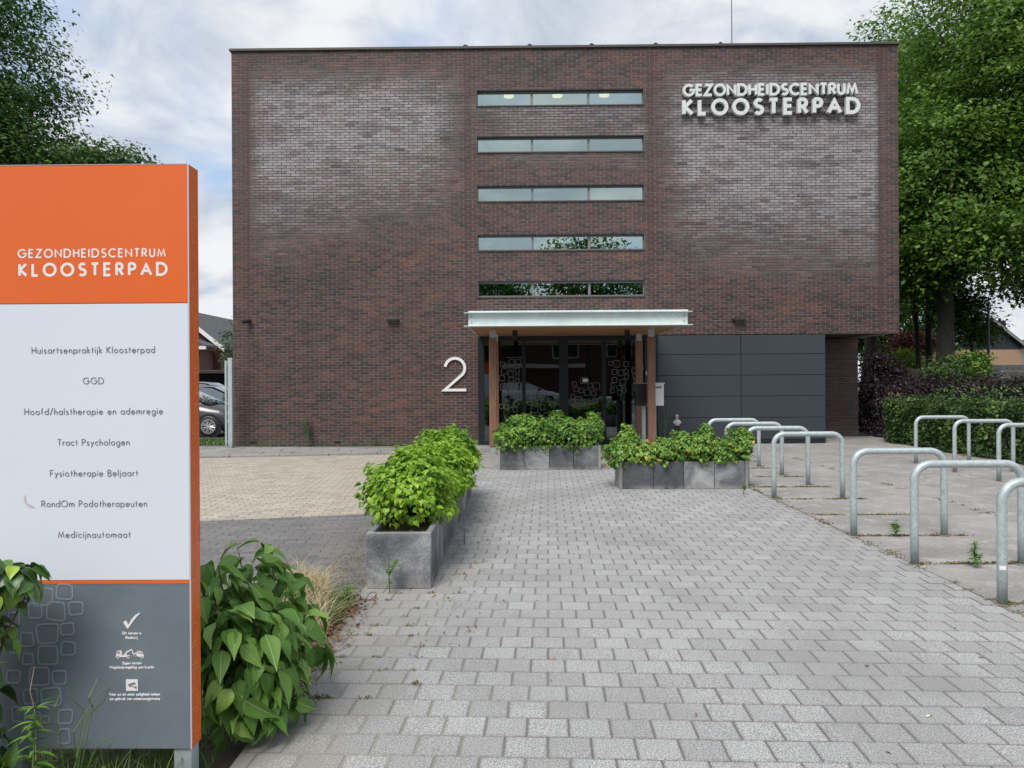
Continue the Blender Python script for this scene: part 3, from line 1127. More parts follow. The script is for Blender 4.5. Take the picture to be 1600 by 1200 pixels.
# open head joints (weep holes) under the coping and over the windows
wp = []
for px in range(10):
    wp.append((BX0 + 1.0 + px * 1.6, BZ1 - BC * 1.1))
for a_, b_ in wins:
    for q in range(3):
        wp.append((WX0 + 0.5 + q * 1.35, a_ * BC + BC * 0.5))
for x, z in wp:
    bp('weep_hole', MB().box(x - 0.007, x + 0.007, FY - 0.0045, FY + 0.003, z - 0.03, z + 0.03), M['dark'])
for px in (394, 525):
    x = (px - 812) * 0.015
    bp('air_brick', MB().bbox(x - 0.08, x + 0.08, FY - 0.006, FY + 0.004, 0.06, 0.115, 0.002), M['dark'])

# ribbon windows
mull = [0.315, 1.645]
for n_, (a_, b_) in enumerate(wins):
    z1, z0 = a_ * BC, b_ * BC
    wf = thing('window', None, None)
    wf.parent = bld
    fr = MB()
    y0, y1 = FY + 0.09, FY + 0.16
    e = 0.028
    fr.box(WX0, WX1, y0, y1, z1 - 0.045, z1)
    fr.box(WX0, WX1, y0, y1, z0 + 0.02, z0 + 0.05)
    fr.box(WX0, WX0 + e, y0, y1, z0 + 0.05, z1 - 0.045)
    fr.box(WX1 - e, WX1, y0, y1, z0 + 0.05, z1 - 0.045)
    bp('frame', fr, M['greytrim'], wf)
    hd = MB().box(WX0 + 0.002, WX1 - 0.002, FY + 0.004, FY + 0.088, z1 - 0.02, z1 - 0.001)
    bp('head_shadow', hd, M['black'], wf)  # black strip under the window head, its shadow put into the colour
    lin = MB().box(WX0 + 0.001, WX0 + 0.012, FY + 0.003, FY + 0.089, z0 + 0.022, z1 - 0.021).box(WX1 - 0.012, WX1 - 0.001, FY + 0.003, FY + 0.089, z0 + 0.022, z1 - 0.021)
    bp('reveal', lin, M['bronze'], wf)
    bp('sill', MB().bbox(WX0 - 0.01, WX1 + 0.01, FY - 0.025, FY + 0.088, z0 - 0.012, z0 + 0.018, 0.004), M['bronze'], wf)
    xs = [WX0 + e] + mull + [WX1 - e]
    for m_ in mull:
        bp('mullion', MB().box(m_ - 0.028, m_ + 0.028, y0 - 0.004, y1, z0 + 0.05, z1 - 0.045), M['greytrim'], wf)
    for q in range(3):
        l = xs[q] + (0.028 if q else 0); r_ = xs[q + 1] - (0.028 if q < 2 else 0)
        tl = random.uniform(-0.002, 0.002)
        bp('pane', MB().add([(l, FY + 0.12, z0 + 0.05), (r_, FY + 0.12, z0 + 0.05), (r_, FY + 0.12 + tl, z1 - 0.045), (l, FY + 0.12 + tl, z1 - 0.045)], [(0, 1, 2, 3)]), M['glass'], wf)
# rooms behind the glass
rm = MB()
rm.box(-4, 6, 23.0, 23.1, 0, 9.0)
for z in (2.9, 5.2, 8.95):
    rm.box(-4, 6, FY + 0.32, 23.0, z, z + 0.12)
rm.box(-4.1, -4, FY + 0.32, 23, 0, 9.0).box(6, 6.1, FY + 0.32, 23, 2.9, 9.0)
bp('room_wall', rm, M['inner_wall'])
lampm = bpy.data.materials.new('lamp_glow')
lampm.use_nodes = True
pp = lampm.node_tree.nodes['Principled BSDF']
pp.inputs['Emission Color'].default_value = (1, 0.74, 0.38, 1)
pp.inputs['Emission Strength'].default_value = 2.6
for px in (797, 873, 946):
    x = (px - 812) / 1200 * 19.6
    bp('ceiling_lamp', MB().lathe([(0.09, 8.74), (0.13, 8.75), (0.13, 8.79), (0.01, 8.795), (0.01, 8.94)], (x, 19.6, 0), 16), lampm)
# things on the sill of the fourth window
x0 = (942 - 812) * 0.0152
bp('sill_card', MB().box(x0, x0 + 0.66, FY + 0.2, FY + 0.215, 4.58, 4.75), M['white'])
bp('sill_card', MB().box(x0 + 0.70, x0 + 0.94, FY + 0.2, FY + 0.215, 4.58, 4.86), M['inner_wall'])
bp('sill_card', MB().box(x0 + 0.02, x0 + 0.02 + 0.02, FY + 0.19, FY + 0.2, 4.58, 4.75), M['greytrim'])
# movement joints in the brickwork
for x in (-6.38, -1.22, 3.06, 8.42):
    bp('movement_joint', MB().box(x - 0.006, x + 0.006, FY - 0.0042, FY + 0.003, 0.0 if x < 0 else DZ, BZ1), M['bronze'])

# garage-like cladding panels
zr = [2.545, 2.09, 1.60, 1.11, 0.61, 0.10]
gp = bp('panel_frame', MB().box(3.02, 7.14, FY + 0.035, FY + 0.06, 0.02, 2.55), M['black'])
bp('corner_post', MB().box(3.02, 3.21, FY + 0.006, FY + 0.033, 0.02, 2.55), M['black'])
for i in range(5):
    for a, b in ((3.225, 5.16), (5.172, 7.125)):
        bp('cladding_panel', MB().bbox(a, b, FY + 0.004, FY + 0.033, zr[i + 1] + 0.006, zr[i] - 0.006, 0.004), M['panel'])
bp('plinth_strip', MB().box(3.225, 7.125, FY + 0.012, FY + 0.034, 0.01, 0.095), M['black'])

# entrance front
en_ = thing('entrance', None, None)
en_.parent = bld
fr = MB()
y0, y1 = FY + 0.03, FY + 0.11
TZ = 2.44
fr.box(WX0 + 0.005, 3.015, y0, y1, TZ, DZ - 0.001)
for a, b in ((-0.98, -0.84), (0.05, 0.13), (0.92, 1.13), (1.92, 2.02), (2.93, 3.015)):
    fr.box(a, b, y0, y1, 0.07, TZ)
fr.box(WX0 + 0.005, 3.015, y0, y1, 0.0, 0.07)
bp('door_frame', fr, M['black'], en_)
for nm, a, b in (('side_pane', -0.84, 0.05), ('sliding_door', 0.13, 0.92), ('sliding_door', 1.13, 1.92), ('side_pane', 2.02, 2.93)):
    bp(nm, MB().box(a, b, FY + 0.065, FY + 0.075, 0.07, TZ), M['doorglass'], en_)
M['film'] = material('frosted_film', (0.22, 0.25, 0.25), 0.6)


def ring(cx, cz, w_, h_, t, y, mb, rr, depth=0.002):
    """a hand-drawn looking rounded square outline"""
    c = min(w_, h_) * 0.2
    j = lambda: rr.uniform(-0.05, 0.05) * w_
    P = []
    for (sx, sz, a0) in ((1, 1, 0), (-1, 1, 90), (-1, -1, 180), (1, -1, 270)):
        ox, oz = cx + sx * (w_ / 2 - c) + j(), cz + sz * (h_ / 2 - c) + j()
        for q in range(4):
            a = R(a0 + 30 * q)
            P.append((ox + c * math.cos(a), oz + c * math.sin(a)))
    P.append(P[0])
    ribbon(P, t, y, y + depth, mb)


rr = random.Random(3)
for a, b, zlo, zhi, n in ((-0.5, 0.04, 1.25, 2.0, 15), (-0.5, 0.04, 0.75, 1.2, 8), (0.15, 0.9, 0.65, 1.15, 11), (1.15, 1.9, 0.95, 1.5, 15), (2.05, 2.55, 1.15, 1.9, 14), (2.62, 2.9, 1.2, 1.8, 6)):
    mb = MB()
    done = []
    tries = 0
    while len(done) < n and tries < 900:
        tries += 1
        s_ = rr.uniform(0.10, 0.17)
        cx, cz = rr.uniform(a + s_ / 2, b - s_ / 2), rr.uniform(zlo, zhi)
        if any(abs(cx - q[0]) < (s_ + q[2]) / 2 and abs(cz - q[1]) < (s_ + q[2]) / 2 for q in done): continue
        done.append((cx, cz, s_))
        ring(cx, cz, s_ * 0.9, s_ * 0.95, 0.008, FY + 0.062, mb, rr)
    bp('window_film', mb, M['film'], en_)
bp('notice', MB().box(1.47, 1.60, FY + 0.058, FY + 0.061, 1.46, 1.54), M['white'], en_)
bp('intercom', MB().bbox(2.95, 2.985, FY + 0.01, FY + 0.029, 1.62, 1.70, 0.004), M['white'], en_)
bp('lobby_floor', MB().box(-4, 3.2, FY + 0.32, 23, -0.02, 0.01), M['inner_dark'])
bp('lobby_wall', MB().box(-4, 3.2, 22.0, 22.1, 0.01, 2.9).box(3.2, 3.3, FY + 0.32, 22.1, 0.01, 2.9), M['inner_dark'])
bp('lobby_desk', MB().bbox(0.2, 1.6, 20.5, 21.0, 0.01, 1.05, 0.02), M['inner_wall'])

# ------------------------------------------------------------------ canopy
cp = thing('canopy', 'flat canopy with pale galvanised steel fascia and timber soffit over the entrance', 'canopy', (0, 0, 0))
CX0, CX1, CY0, CZ = -0.96, 3.13, 14.35, 2.53
f = MB()
f.box(CX0, CX1, CY0, CY0 + 0.012, CZ, CZ + 0.235)
part('fascia', f, M['fascia'], cp)
part('fascia', MB().box(CX0, CX0 + 0.012, CY0 + 0.013, 17.98, CZ, CZ + 0.235), M['fascia'], cp)
part('fascia', MB().box(CX1 - 0.012, CX1, CY0 + 0.013, 17.98, CZ, CZ + 0.235), M['fascia'], cp)
part('lower_flange', MB().bbox(CX0 - 0.08, CX1 + 0.08, CY0 - 0.10, CY0 + 0.08, CZ - 0.013, CZ - 0.001, 0.002), M['fascia'], cp)
part('upper_flange', MB().bbox(CX0 - 0.08, CX1 + 0.08, CY0 - 0.10, CY0 + 0.08, CZ + 0.236, CZ + 0.246, 0.002), M['fascia'], cp)
part('roof_edge', MB().bbox(CX0 - 0.0, CX1 + 0.0, CY0 - 0.06, 17.97, CZ + 0.248, CZ + 0.275, 0.004), M['fascia'], cp)
for sx in (CX0 + 0.06, CX1 - 0.06):
    for sz in (0.07, 0.17):
        part('bolt', MB().lathe([(0.018, CY0 - 0.012), (0.018, CY0 - 0.001)], (sx, 0, CZ + sz), 8, 'y') if False else
             MB().lathe([(0.016, -0.012), (0.018, -0.001)], (sx, CY0, CZ + sz), 8, 'y'), M['galv'], cp)
nsl = 24
dy_ = (17.96 - CY0 - 0.02) / nsl
sme = MB().bbox(CX0 + 0.02, CX1 - 0.02, 0.004, dy_ - 0.004, 0, 0.018, 0.002).mesh('soffit_slat', M['slat'])
for i in range(nsl):
    link('soffit_slat', sme, cp, (0, CY0 + 0.015 + i * dy_, CZ - 0.006 + 0.02))
for yb_ in (15.6, 17.2):
    for xb_, nm in ((-0.55, 0), (2.66, 1)):
        zb = 0.02
        p_ = thing('post', None, None); p_.parent = cp
        part('timber', MB().bbox(xb_ - 0.075, xb_ + 0.075, yb_ - 0.075, yb_ + 0.075, 0.17, CZ - 0.16, 0.008), M['post'], p_)
        part('steel_foot', MB().box(xb_ - 0.05, xb_ + 0.05, yb_ - 0.05, yb_ + 0.05, 0.0, 0.168).bbox(xb_ - 0.09, xb_ + 0.09, yb_ - 0.09, yb_ + 0.09, 0.001, 0.012, 0.003), M['galv'], p_)
        part('steel_head', MB().box(xb_ - 0.06, xb_ + 0.06, yb_ - 0.06, yb_ + 0.06, CZ - 0.158, CZ - 0.002 + 0.01), M['galv'], p_)
for xl, yl in ((-0.1, 15.9), (2.22, 15.9)):
    lt = MB().lathe([(0.055, CZ - 0.15), (0.055, CZ + 0.012)], (xl, yl, 0), 16)
    part('downlight', lt, M['dark'], cp)

# ------------------------------------------------------------------ lettering on the wall
sg = thing('building_sign', 'pale raised letters reading GEZONDHEIDSCENTRUM KLOOSTERPAD at the top right of the brick wall', 'sign', (3.8, FY, 7.6))
def sp(name, mb, mat, parent):
    mb.v = [(x - 3.8, y - FY, z - 7.6) for x, y, z in mb.v]
    return part(name, mb, mat, parent)
for txt, x0, x1, z, cap, t in (('GEZONDHEIDSCENTRUM', 3.81, 7.86, 8.07, 0.29, 0.060), ('KLOOSTERPAD', 3.80, 7.91, 7.625, 0.395, 0.082)):
    sp('rail', MB().box(x0 + 0.05, x1 - 0.05, FY - 0.06, FY - 0.02, z + cap * 0.2, z + cap * 0.2 + 0.03).box(x0 + 0.05, x1 - 0.05, FY - 0.061, FY - 0.021, z + cap * 0.75, z + cap * 0.75 + 0.03), M['bronze'], sg)
    for mb in lettering(txt, x0, x1, z, cap, t, FY - 0.16, 0.10):
        sp('letter', mb, M['whitesign'], sg)
sp('junction_box', MB().bbox(5.86, 5.95, FY - 0.07, FY - 0.002, 8.0, 8.05, 0.006), M['greytrim'], sg)

nb = lettering('2', -1.80, -1.31, 1.26, 0.81, 0.066, FY - 0.045, 0.03)
tag(part('house_number', nb[0], M['white']), 'large thin white numeral 2 on the brick wall left of the entrance', 'house number')

# wall fittings
def floodlight(px, label):
    x = (px - 812) * 0.015
    z = 1.5 + (594.5 + (800 - px) * 0.006 - 502) * 0.015
    o = thing('wall_light', label, 'light', (x, FY, z), 0, 'black wall lights on the brick front')
    part('housing', MB().bbox(-0.14, 0.14, -0.14, -0.012, 0.0, 0.06, 0.012), M['dark'], o)
    part('bracket', MB().box(-0.05, 0.05, -0.011, -0.001, -0.02, 0.05), M['greytrim'], o)
    part('lens', MB().box(-0.11, 0.11, -0.12, -0.03, -0.004, -0.001), M['greytrim'], o)
floodlight(614.5, 'flat black wall light on the left half of the brick front, above the numeral 2')
floodlight(1152.5, 'flat black wall light above the dark grey cladding panels')
x = (387 - 812) * 0.015
o = thing('security_camera', 'small black security camera at the left edge of the brick wall', 'camera', (x, FY, 2.93))
part('mount', MB().lathe([(0.04, -0.03), (0.04, -0.001)], (0, 0, 0), 12, 'y').tube([(0, -0.03, 0), (0.01, -0.10, 0.0)], 0.015, 8), M['dark'], o)
part('housing', MB().tube([(0.06, -0.05, 0.02), (-0.06, -0.22, -0.03)], [0.04, 0.045], 12), M['dark'], o)

# mast on the roof
o = thing('roof_mast', 'thin metal mast rising from the roof behind the coping', 'mast', (5.55, 20, BZ1 - 0.12))
part('pole', MB().tube([(0, 0, 0), (0, 0, 3.2)], [0.02, 0.01], 8), M['greytrim'], o)
part('foot', MB().bbox(-0.2, 0.2, -0.2, 0.2, 0.001, 0.08, 0.01), M['kerb'], o)

# ================================================================== totem sign
M['orange'] = material('orange_sheet', fn=lambda nt: (mix(nt, noise(nt, pos(nt), 2.0, 4.0), (0.72, 0.125, 0.024), (0.78, 0.155, 0.034)), 0.35), spec=0.4)
M['orangeline'] = material('orange_line', (0.86, 0.27, 0.09), 0.4)
M['signwhite'] = material('sign_white', fn=lambda nt: (mix(nt, noise(nt, pos(nt), 1.5, 5.0, 0.6), (0.66, 0.71, 0.78), (0.71, 0.755, 0.815)), 0.3), spec=0.4)
M['signgrey'] = material('sign_grey', fn=lambda nt: (mix(nt, noise(nt, pos(nt), 3.0, 5.0, 0.6).ss(0.3, 0.7), (0.135, 0.165, 0.195), (0.170, 0.20, 0.23)), 0.35), spec=0.4)
M['signline'] = material('sign_line', (0.235, 0.275, 0.315), 0.4)
M['textgrey'] = material('text_grey', (0.20, 0.22, 0.25), 0.5)
M['textwhite'] = material('text_white', (0.80, 0.78, 0.78), 0.4)
M['edge'] = material('sign_edge', (0.62, 0.56, 0.60), 0.35, 0.2)

TY, SC_ = 2.80, 1200 / 2.80
HX = lambda px: 595 + (800 - px) * 0.006
tx = lambda px: (px - 812) / SC_
tz = lambda py, px=150: 1.5 + (HX(px) - py) / SC_
TX0, TX1 = tx(-11), tx(293)
tt = thing('information_totem', 'tall orange, white and grey information sign listing the practices, beside the leafy plant', 'sign', (TX1, TY, 0))
def tp(name, mb, mat, parent=tt):
    mb.v = [(x - TX1, y - TY, z) for x, y, z in mb.v]
    return part(name, mb, mat, parent)
ZT, Z1, Z2, Z3, ZB = tz(255, 290), tz(474), tz(909), tz(914), tz(1173, 290)
TB = TY + 0.083
tp('orange_panel', MB().bbox(TX0, TX1 - 0.0025, TY, TB - 0.002, Z1 + 0.001, ZT, 0.002), M['orange'])
tp('white_panel', MB().bbox(TX0, TX1 - 0.0025, TY + 0.001, TB - 0.002, Z2 + 0.001, Z1, 0.0015), M['signwhite'])
tp('orange_stripe', MB().box(TX0, TX1 - 0.0025, TY, TB - 0.002, Z3, Z2), M['orange'])
tp('grey_panel', MB().bbox(TX0, TX1 - 0.0025, TY + 0.001, TB - 0.002, ZB, Z3 - 0.0005, 0.0015), M['signgrey'])
tp('side_panel', MB().box(TX1 - 0.002, TX1 + 0.001, TY + 0.003, TB, ZB, ZT), M['orange'])
tp('edge_trim', MB().box(TX1 - 0.003, TX1 + 0.002, TY - 0.0015, TY + 0.002, ZB, ZT).box(TX0, TX1 - 0.0035, TY - 0.001, TY + 0.002, ZT + 0.0005, ZT + 0.0025), M['edge'])
tp('side_panel', MB().box(TX0 - 0.003, TX0 - 0.0005, TY + 0.001, TB, ZB, ZT), M['orange'])
for xa in (TX1 - 0.07, TX0 + 0.01):
    tp('leg', MB().bbox(xa, xa + 0.065, TY + 0.01, TB - 0.005, -0.08, ZB - 0.0005, 0.003), M['galv'])
# outlines on the narrow side
rr = random.Random(11)
mb = MB()
z = ZB + 0.05
while z < ZT - 0.10:
    s_ = rr.uniform(0.06, 0.085)
    m2 = MB()
    yc = TY + 0.045 + rr.choice([-0.022, 0.02, 0.0])
    ring(0, z + s_ / 2, 0.05, s_, 0.0035, 0, m2, rr, 0.0006)
    for (a, b, c) in m2.v:
        yy = min(max(yc + a, TY + 0.004), TB - 0.002)
        mb.v.append((TX1 + 0.0022 - b, yy, c))
    o_ = len(mb.v) - len(m2.v)
    mb.f += [tuple(i + o_ for i in f) for f in m2.f]
    z += s_ + rr.uniform(0.008, 0.05)
    tp('outline', mb, M['orangeline']); mb = MB()
# outlines on the grey panel
SQ = [(60, 935, 30, 26), (94, 927, 26, 24), (47, 957, 22, 22), (80, 958, 30, 28), (112, 953, 22, 20), (66, 992, 32, 30), (98, 985, 20, 17), (34, 1002, 20, 22),
      (14, 1013, 14, 20), (67, 1027, 32, 30), (99, 1016, 22, 21), (35, 1033, 18, 16), (53, 1061, 30, 28), (85, 1062, 22, 20), (39, 1091, 22, 22), (72, 1092, 30, 28),
      (94, 1123, 22, 22), (42, 1128, 24, 24), (92, 1154, 18, 22), (62, 1128, 14, 12), (20, 1120, 20, 24), (14, 970, 18, 20), (12, 1060, 20, 20)]
mb = MB()
for i_, (px, py, w_, h_) in enumerate(SQ):
    mb = MB()
    ring(tx(px), tz(py, px), w_ / SC_, h_ / SC_, 0.0062, TY - 0.0002 - i_ * 0.00008, mb, rr, 0.003)
    tp('outline', mb, M['signline'])

def tline(txt, pa, pb, ybase, cap_px, t_px, mat, nm='lettering'):
    mbs = lettering(txt, tx(pa), tx(pb), tz(ybase, 150), cap_px / SC_, t_px / SC_, TY - 0.0006, 0.0016)
    if nm == 'letter':
        for q in mbs: tp('letter', q, mat)
    else:
        tp(nm, merged(mbs), mat)
tline('GEZONDHEIDSCENTRUM', 23, 257, 401.5, 14.5, 2.3, M['textwhite'], 'letter')
tline('KLOOSTERPAD', 24, 260, 431, 22, 4.0, M['textwhite'], 'letter')
for txt, a, b, yb_ in (('Huisartsenpraktijk Kloosterpad', 44, 239, 551.5), ('GGD', 125, 158, 600), ('Hoofd/halstherapie en ademregie', 32, 251, 648), ('Tract Psychologen', 84, 198, 696.5),
                    ('Fysiotherapie Beljaart', 72, 211, 745), ('RondOm Podotherapeuten', 58, 225, 793), ('Medicijnautomaat', 84, 199, 841.5)):
    tline(txt, a, b, yb_, 10.5, 1.02, M['textgrey'])
for txt, a, b, yb_ in (('Dit terrein is', 185, 215, 994), ('Rookvrij', 190, 209, 1001), ('Eigen terrein', 185, 215, 1041), ('Wegsleepregeling van kracht', 164, 235, 1047.5),
                    ('Voor uw en onze veiligheid maken', 163, 244, 1090), ('we gebruik van cameraregistratie', 164, 244, 1097)):
    tline(txt, a, b, yb_, 4.6, 0.95, M['textwhite'])
P_ = lambda pts: [(tx(a), tz(b, 200)) for a, b in pts]
def icon(name, polys, mat=None, y=TY - 0.0008, par=tt):
    mb = MB()
    for q in polys:
        mb.prism(P_(q), y, y + 0.0016)
    return tp(name, mb, mat or M['textwhite'], par)
icon('tick_mark', [[(186.5, 974.5), (190, 971.5), (192, 973.5), (194.5, 978)], [(186.5, 974.5), (194.5, 978), (193.6, 984.5), (192, 983)], [(194.5, 978), (200, 969), (206, 962.5), (212.5, 959), (213, 960.5), (208, 965.5), (202, 973), (196, 981.5), (193.6, 984.5)]])
def disc(cx, cy, r, n=10):
    return [(cx + r * math.cos(2 * math.pi * i / n), cy + r * math.sin(2 * math.pi * i / n)) for i in range(n)]
icon('tow_truck_symbol', [[(175, 1026), (176.5, 1019.5), (182, 1018.5), (184, 1020), (184, 1026)], [(174.5, 1026.1), (197, 1026.1), (195, 1029), (174.5, 1029)],
     [(187, 1026), (189, 1021.5), (192, 1022.5), (192, 1026)], [(188, 1022), (198.5, 1016.6), (199.5, 1018), (190, 1023.5)], [(198.8, 1016.6), (200.1, 1016.6), (203.2, 1025), (201.8, 1025)],
     disc(178, 1029.5, 2.1), disc(194, 1029.5, 2.1)])
icon('towed_car_symbol', [[(202.6, 1024), (205, 1022.2), (218.5, 1025.8), (219, 1030.2), (203, 1026.4)], [(206.5, 1022.4), (209, 1019.6), (215.5, 1020.6), (218, 1025.4)], disc(205.5, 1026.2, 1.9), disc(216, 1029.8, 1.9)])
icon('symbol_detail', [[(177.5, 1020.6), (181, 1019.9), (181, 1023), (177, 1023.2)], disc(178, 1029.6, .8, 6), disc(194, 1029.6, .8, 6), [(209.5, 1020.6), (211.8, 1021), (211.6, 1023), (208.8, 1022.4)], [(213, 1021.2), (215, 1021.6), (216.2, 1024), (213, 1023.4)], disc(205.5, 1026.2, .8, 6), disc(216, 1029.8, .8, 6)], M['signgrey'], TY - 0.0014)
icon('camera_symbol', [[(190.3, 1064), (209, 1064), (209, 1082), (190.3, 1082)]])
icon('camera_symbol_print', [[(193, 1071.6), (204.5, 1068), (206, 1071.4), (195, 1074.6)], [(195.5, 1074.8), (198.5, 1074), (199, 1075.6), (196.5, 1076)], [(200, 1073.4), (206.8, 1076.4), (206.6, 1078.4), (199.6, 1074.6)], [(205.4, 1074.6), (207, 1074.6), (207, 1079), (205.4, 1079)]], M['textgrey'], TY - 0.0014)
icon('scuff_mark', [[(30, 775), (33, 774), (35, 786), (47, 792), (48, 795), (38, 793), (31, 786)]], M['edge'], TY + 0.0004)

# ================================================================== planters
def planter(label, x0, x1, y0, y1, z, nx, ny, group):
    """trough of concrete elements: nx of them along x, ny along y"""
    o = thing('planter', label, 'planter', ((x0 + x1) / 2, (y0 + y1) / 2, 0), 0, group)
    cx, cy = (x0 + x1) / 2, (y0 + y1) / 2
    T = 0.045
    def b(nm, a, b_, c, d, e=0.0, f=z, m=M['planter'], bev=0.005):
        return part(nm, MB().bbox(a - cx, b_ - cx, c - cy, d - cy, e, f, bev), m, o)
    wx, wy = (x1 - x0), (y1 - y0)
    if nx >= ny:
        s = (wx - 2 * T) / nx
        for k in range(nx):
            for (c, d) in ((y0, y0 + T), (y1 - T, y1)):
                b('panel', x0 + T + k * s + 0.003, x0 + T + (k + 1) * s - 0.003, c, d, 0, z + random.uniform(-0.006, 0.004))
        b('end_panel', x0, x0 + T - 0.002, y0 + 0.002, y1 - 0.002, m=M['rim'])
        b('end_panel', x1 - T + 0.002, x1, y0 + 0.002, y1 - 0.002, m=M['rim'])
    else:
        s = (wy - 2 * T) / ny
        for k in range(ny):
            for (c, d) in ((x0, x0 + T), (x1 - T, x1)):
                b('panel', c, d, y0 + T + k * s + 0.003, y0 + T + (k + 1) * s - 0.003, 0, z + random.uniform(-0.006, 0.004))
        b('end_panel', x0, x1, y0, y0 + T - 0.002)
        b('end_panel', x0, x1, y1 - T + 0.002, y1)
    # earth inside
    g = 10
    V, F = [], []
    for j in range(g + 1):
        for i in range(g + 1):
            V.append((x0 + T + (wx - 2 * T) * i / g - cx, y0 + T + (wy - 2 * T) * j / g - cy, z - 0.06 + random.uniform(-0.012, 0.012)))
    for j in range(g):
        for i in range(g):
            a = j * (g + 1) + i
            F.append((a, a + 1, a + g + 2, a + g + 1))
    link('earth', np_mesh('earth', np.array(V), np.array(F), M['soil'], True), o)
    return o


def pebble_fill(): pass


PLG = 'dark concrete planters on the path'
PL1 = (-1.12, -0.652, 5.55, 10.15, 0.405)
PL2 = (-0.38, 1.35, 12.92, 13.42, 0.40)
PL3 = (1.36, 3.13, 10.58, 11.10, 0.38)
planter('long dark concrete planter running away from the viewer on the left of the path', *PL1, 1, 11, PLG)
planter('dark concrete planter standing in front of the glass entrance doors', *PL2, 4, 1, PLG)
planter('dark concrete planter in front of the right canopy posts, beside the bicycle racks', *PL3, 4, 1, PLG)


def ivy(label, box, z0, z1, n, size, bumps, seed, mat, keep, yellow=0, overhang=0.12, dens_front=True, cat='ivy'):
    """bushy ivy growing out of a planter"""
    rg = np.random.default_rng(seed)
    x0, x1, y0, y1 = box
    cx, cy = (x0 + x1) / 2, (y0 + y1) / 2
    hx, hy = (x1 - x0) / 2 + overhang, (y1 - y0) / 2 + overhang
    o = thing('ivy_plant', label, cat, (cx, cy, z0), 0, 'leafy plants growing in the planters')
    # mounds along the trough make the uneven outline
    P, N = [], []
    per = n // len(bumps)
    for (bx, by, bz, rx, ry, rz) in bumps:
        dirs = rg.normal(size=(per, 3))
        dirs /= np.linalg.norm(dirs, axis=1, keepdims=True)
        dirs[:, 2] = np.abs(dirs[:, 2]) * np.where(rg.random(per) < 0.75, 1, -1)
        lump = 1 + 0.14 * np.sin(dirs[:, 0] * 7 + bx * 9) * np.sin(dirs[:, 1] * 6 + by * 5) + 0.10 * np.sin(dirs[:, 2] * 9 + dirs[:, 0] * 5 + by * 3)
        rad = (0.62 + 0.42 * rg.random(per) ** 0.45) * lump
        far = rg.random(per) < 0.03
        rad = np.where(far, rad + rg.uniform(0.05, 0.22, per), rad)
        p = np.stack([bx + dirs[:, 0] * rad * rx, by + dirs[:, 1] * rad * ry, bz + dirs[:, 2] * rad * rz], 1)
        P.append(p); N.append(dirs)
    P, N = np.concatenate(P), np.concatenate(N)
    ok = P[:, 2] > z0 - 0.13
    inside_low = (P[:, 2] < z0 + 0.0) & (np.abs(P[:, 0] - cx) < hx - overhang + 0.015) & (np.abs(P[:, 1] - cy) < hy - overhang + 0.015)
    ok &= ~inside_low
    P, N = P[ok], N[ok]
    nn = len(P)
    # leaves face outward and up, tips hanging
    face = N * 0.75 + np.array([0, 0, 0.55]) + rg.normal(size=(nn, 3)) * 0.38
    face /= np.linalg.norm(face, axis=1, keepdims=True)
    tip = np.stack([N[:, 0], N[:, 1], -0.9 * np.ones(nn)], 1) + rg.normal(size=(nn, 3)) * 0.45
    tip -= face * (tip * face).sum(1, keepdims=True)
    tip /= np.linalg.norm(tip, axis=1, keepdims=True)
    Mx = np.stack([tip, np.cross(face, tip), face], 2)
    S = size * rg.uniform(0.6, 1.3, nn)
    Pl = P - np.array([cx, cy, z0])
    near = np.argsort(((P - np.array([0, 0, 1.5])) ** 2).sum(1) + 2.0 * (rad_hide(P, N)))
    k = keep
    lm = np_mesh('leaf', np.array(IVY[0]), np.array(IVY[1]), mat)
    ym = np_mesh('yellow_leaf', np.array(IVY[0]), np.array(IVY[1]), M['ivyyellow']) if yellow else None
    for i in near[:k]:
        ob = link('leaf', lm, o)
        ob.matrix_local = Matrix.Translation(Pl[i]) @ Matrix(Mx[i].tolist()).to_4x4() @ Matrix.Scale(float(S[i]), 4)
    rest = near[k:]
    V, F = scatter(*IVY, Pl[rest], Mx[rest], S[rest])
    tag(link('foliage', np_mesh('foliage', V, F, mat), o), kind='stuff')
    if yellow:
        q = rg.choice(len(P), yellow, replace=False)
        q = q[P[q, 2] < z0 + 0.28]
        V, F = scatter(*IVY, Pl[q] + N[q] * 0.05, Mx[q], S[q] * 1.1)
        tag(link('yellow_leaves', np_mesh('yellow_leaves', V, F, M['ivyyellow']), o), kind='stuff')
    # stems
    st = MB()
    for _ in range(40):
        bx, by, bz, rx, ry, rz = bumps[rg.integers(len(bumps))]
        a = rg.uniform(0, 6.28)
        q = rg.uniform(0.2, 0.85)
        base = (rg.uniform(x0 + 0.08, x1 - 0.08), min(max(by + rg.uniform(-.2, .2), y0 + .08), y1 - .08), z0 - 0.05)
        end = (bx + math.cos(a) * rx * q, by + math.sin(a) * ry * q, bz + rz * rg.uniform(0.1, 0.8))
        mid = ((base[0] + end[0]) / 2 + rg.normal() * 0.05, (base[1] + end[1]) / 2 + rg.normal() * 0.05, (base[2] + end[2]) / 2 + 0.05)
        st.tube([(p[0] - cx, p[1] - cy, p[2] - z0) for p in (base, mid, end)], [0.006, 0.005, 0.003], 5)
    tag(part('stems', st, M['woody'], o), kind='stuff')
    return o


def rad_hide(P, N):
    """large for leaves that face away from the viewer"""
    to = np.array([0, 0, 1.5]) - P
    to /= np.linalg.norm(to, axis=1, keepdims=True)
    return np.clip(-(N * to).sum(1), 0, 1) * 3


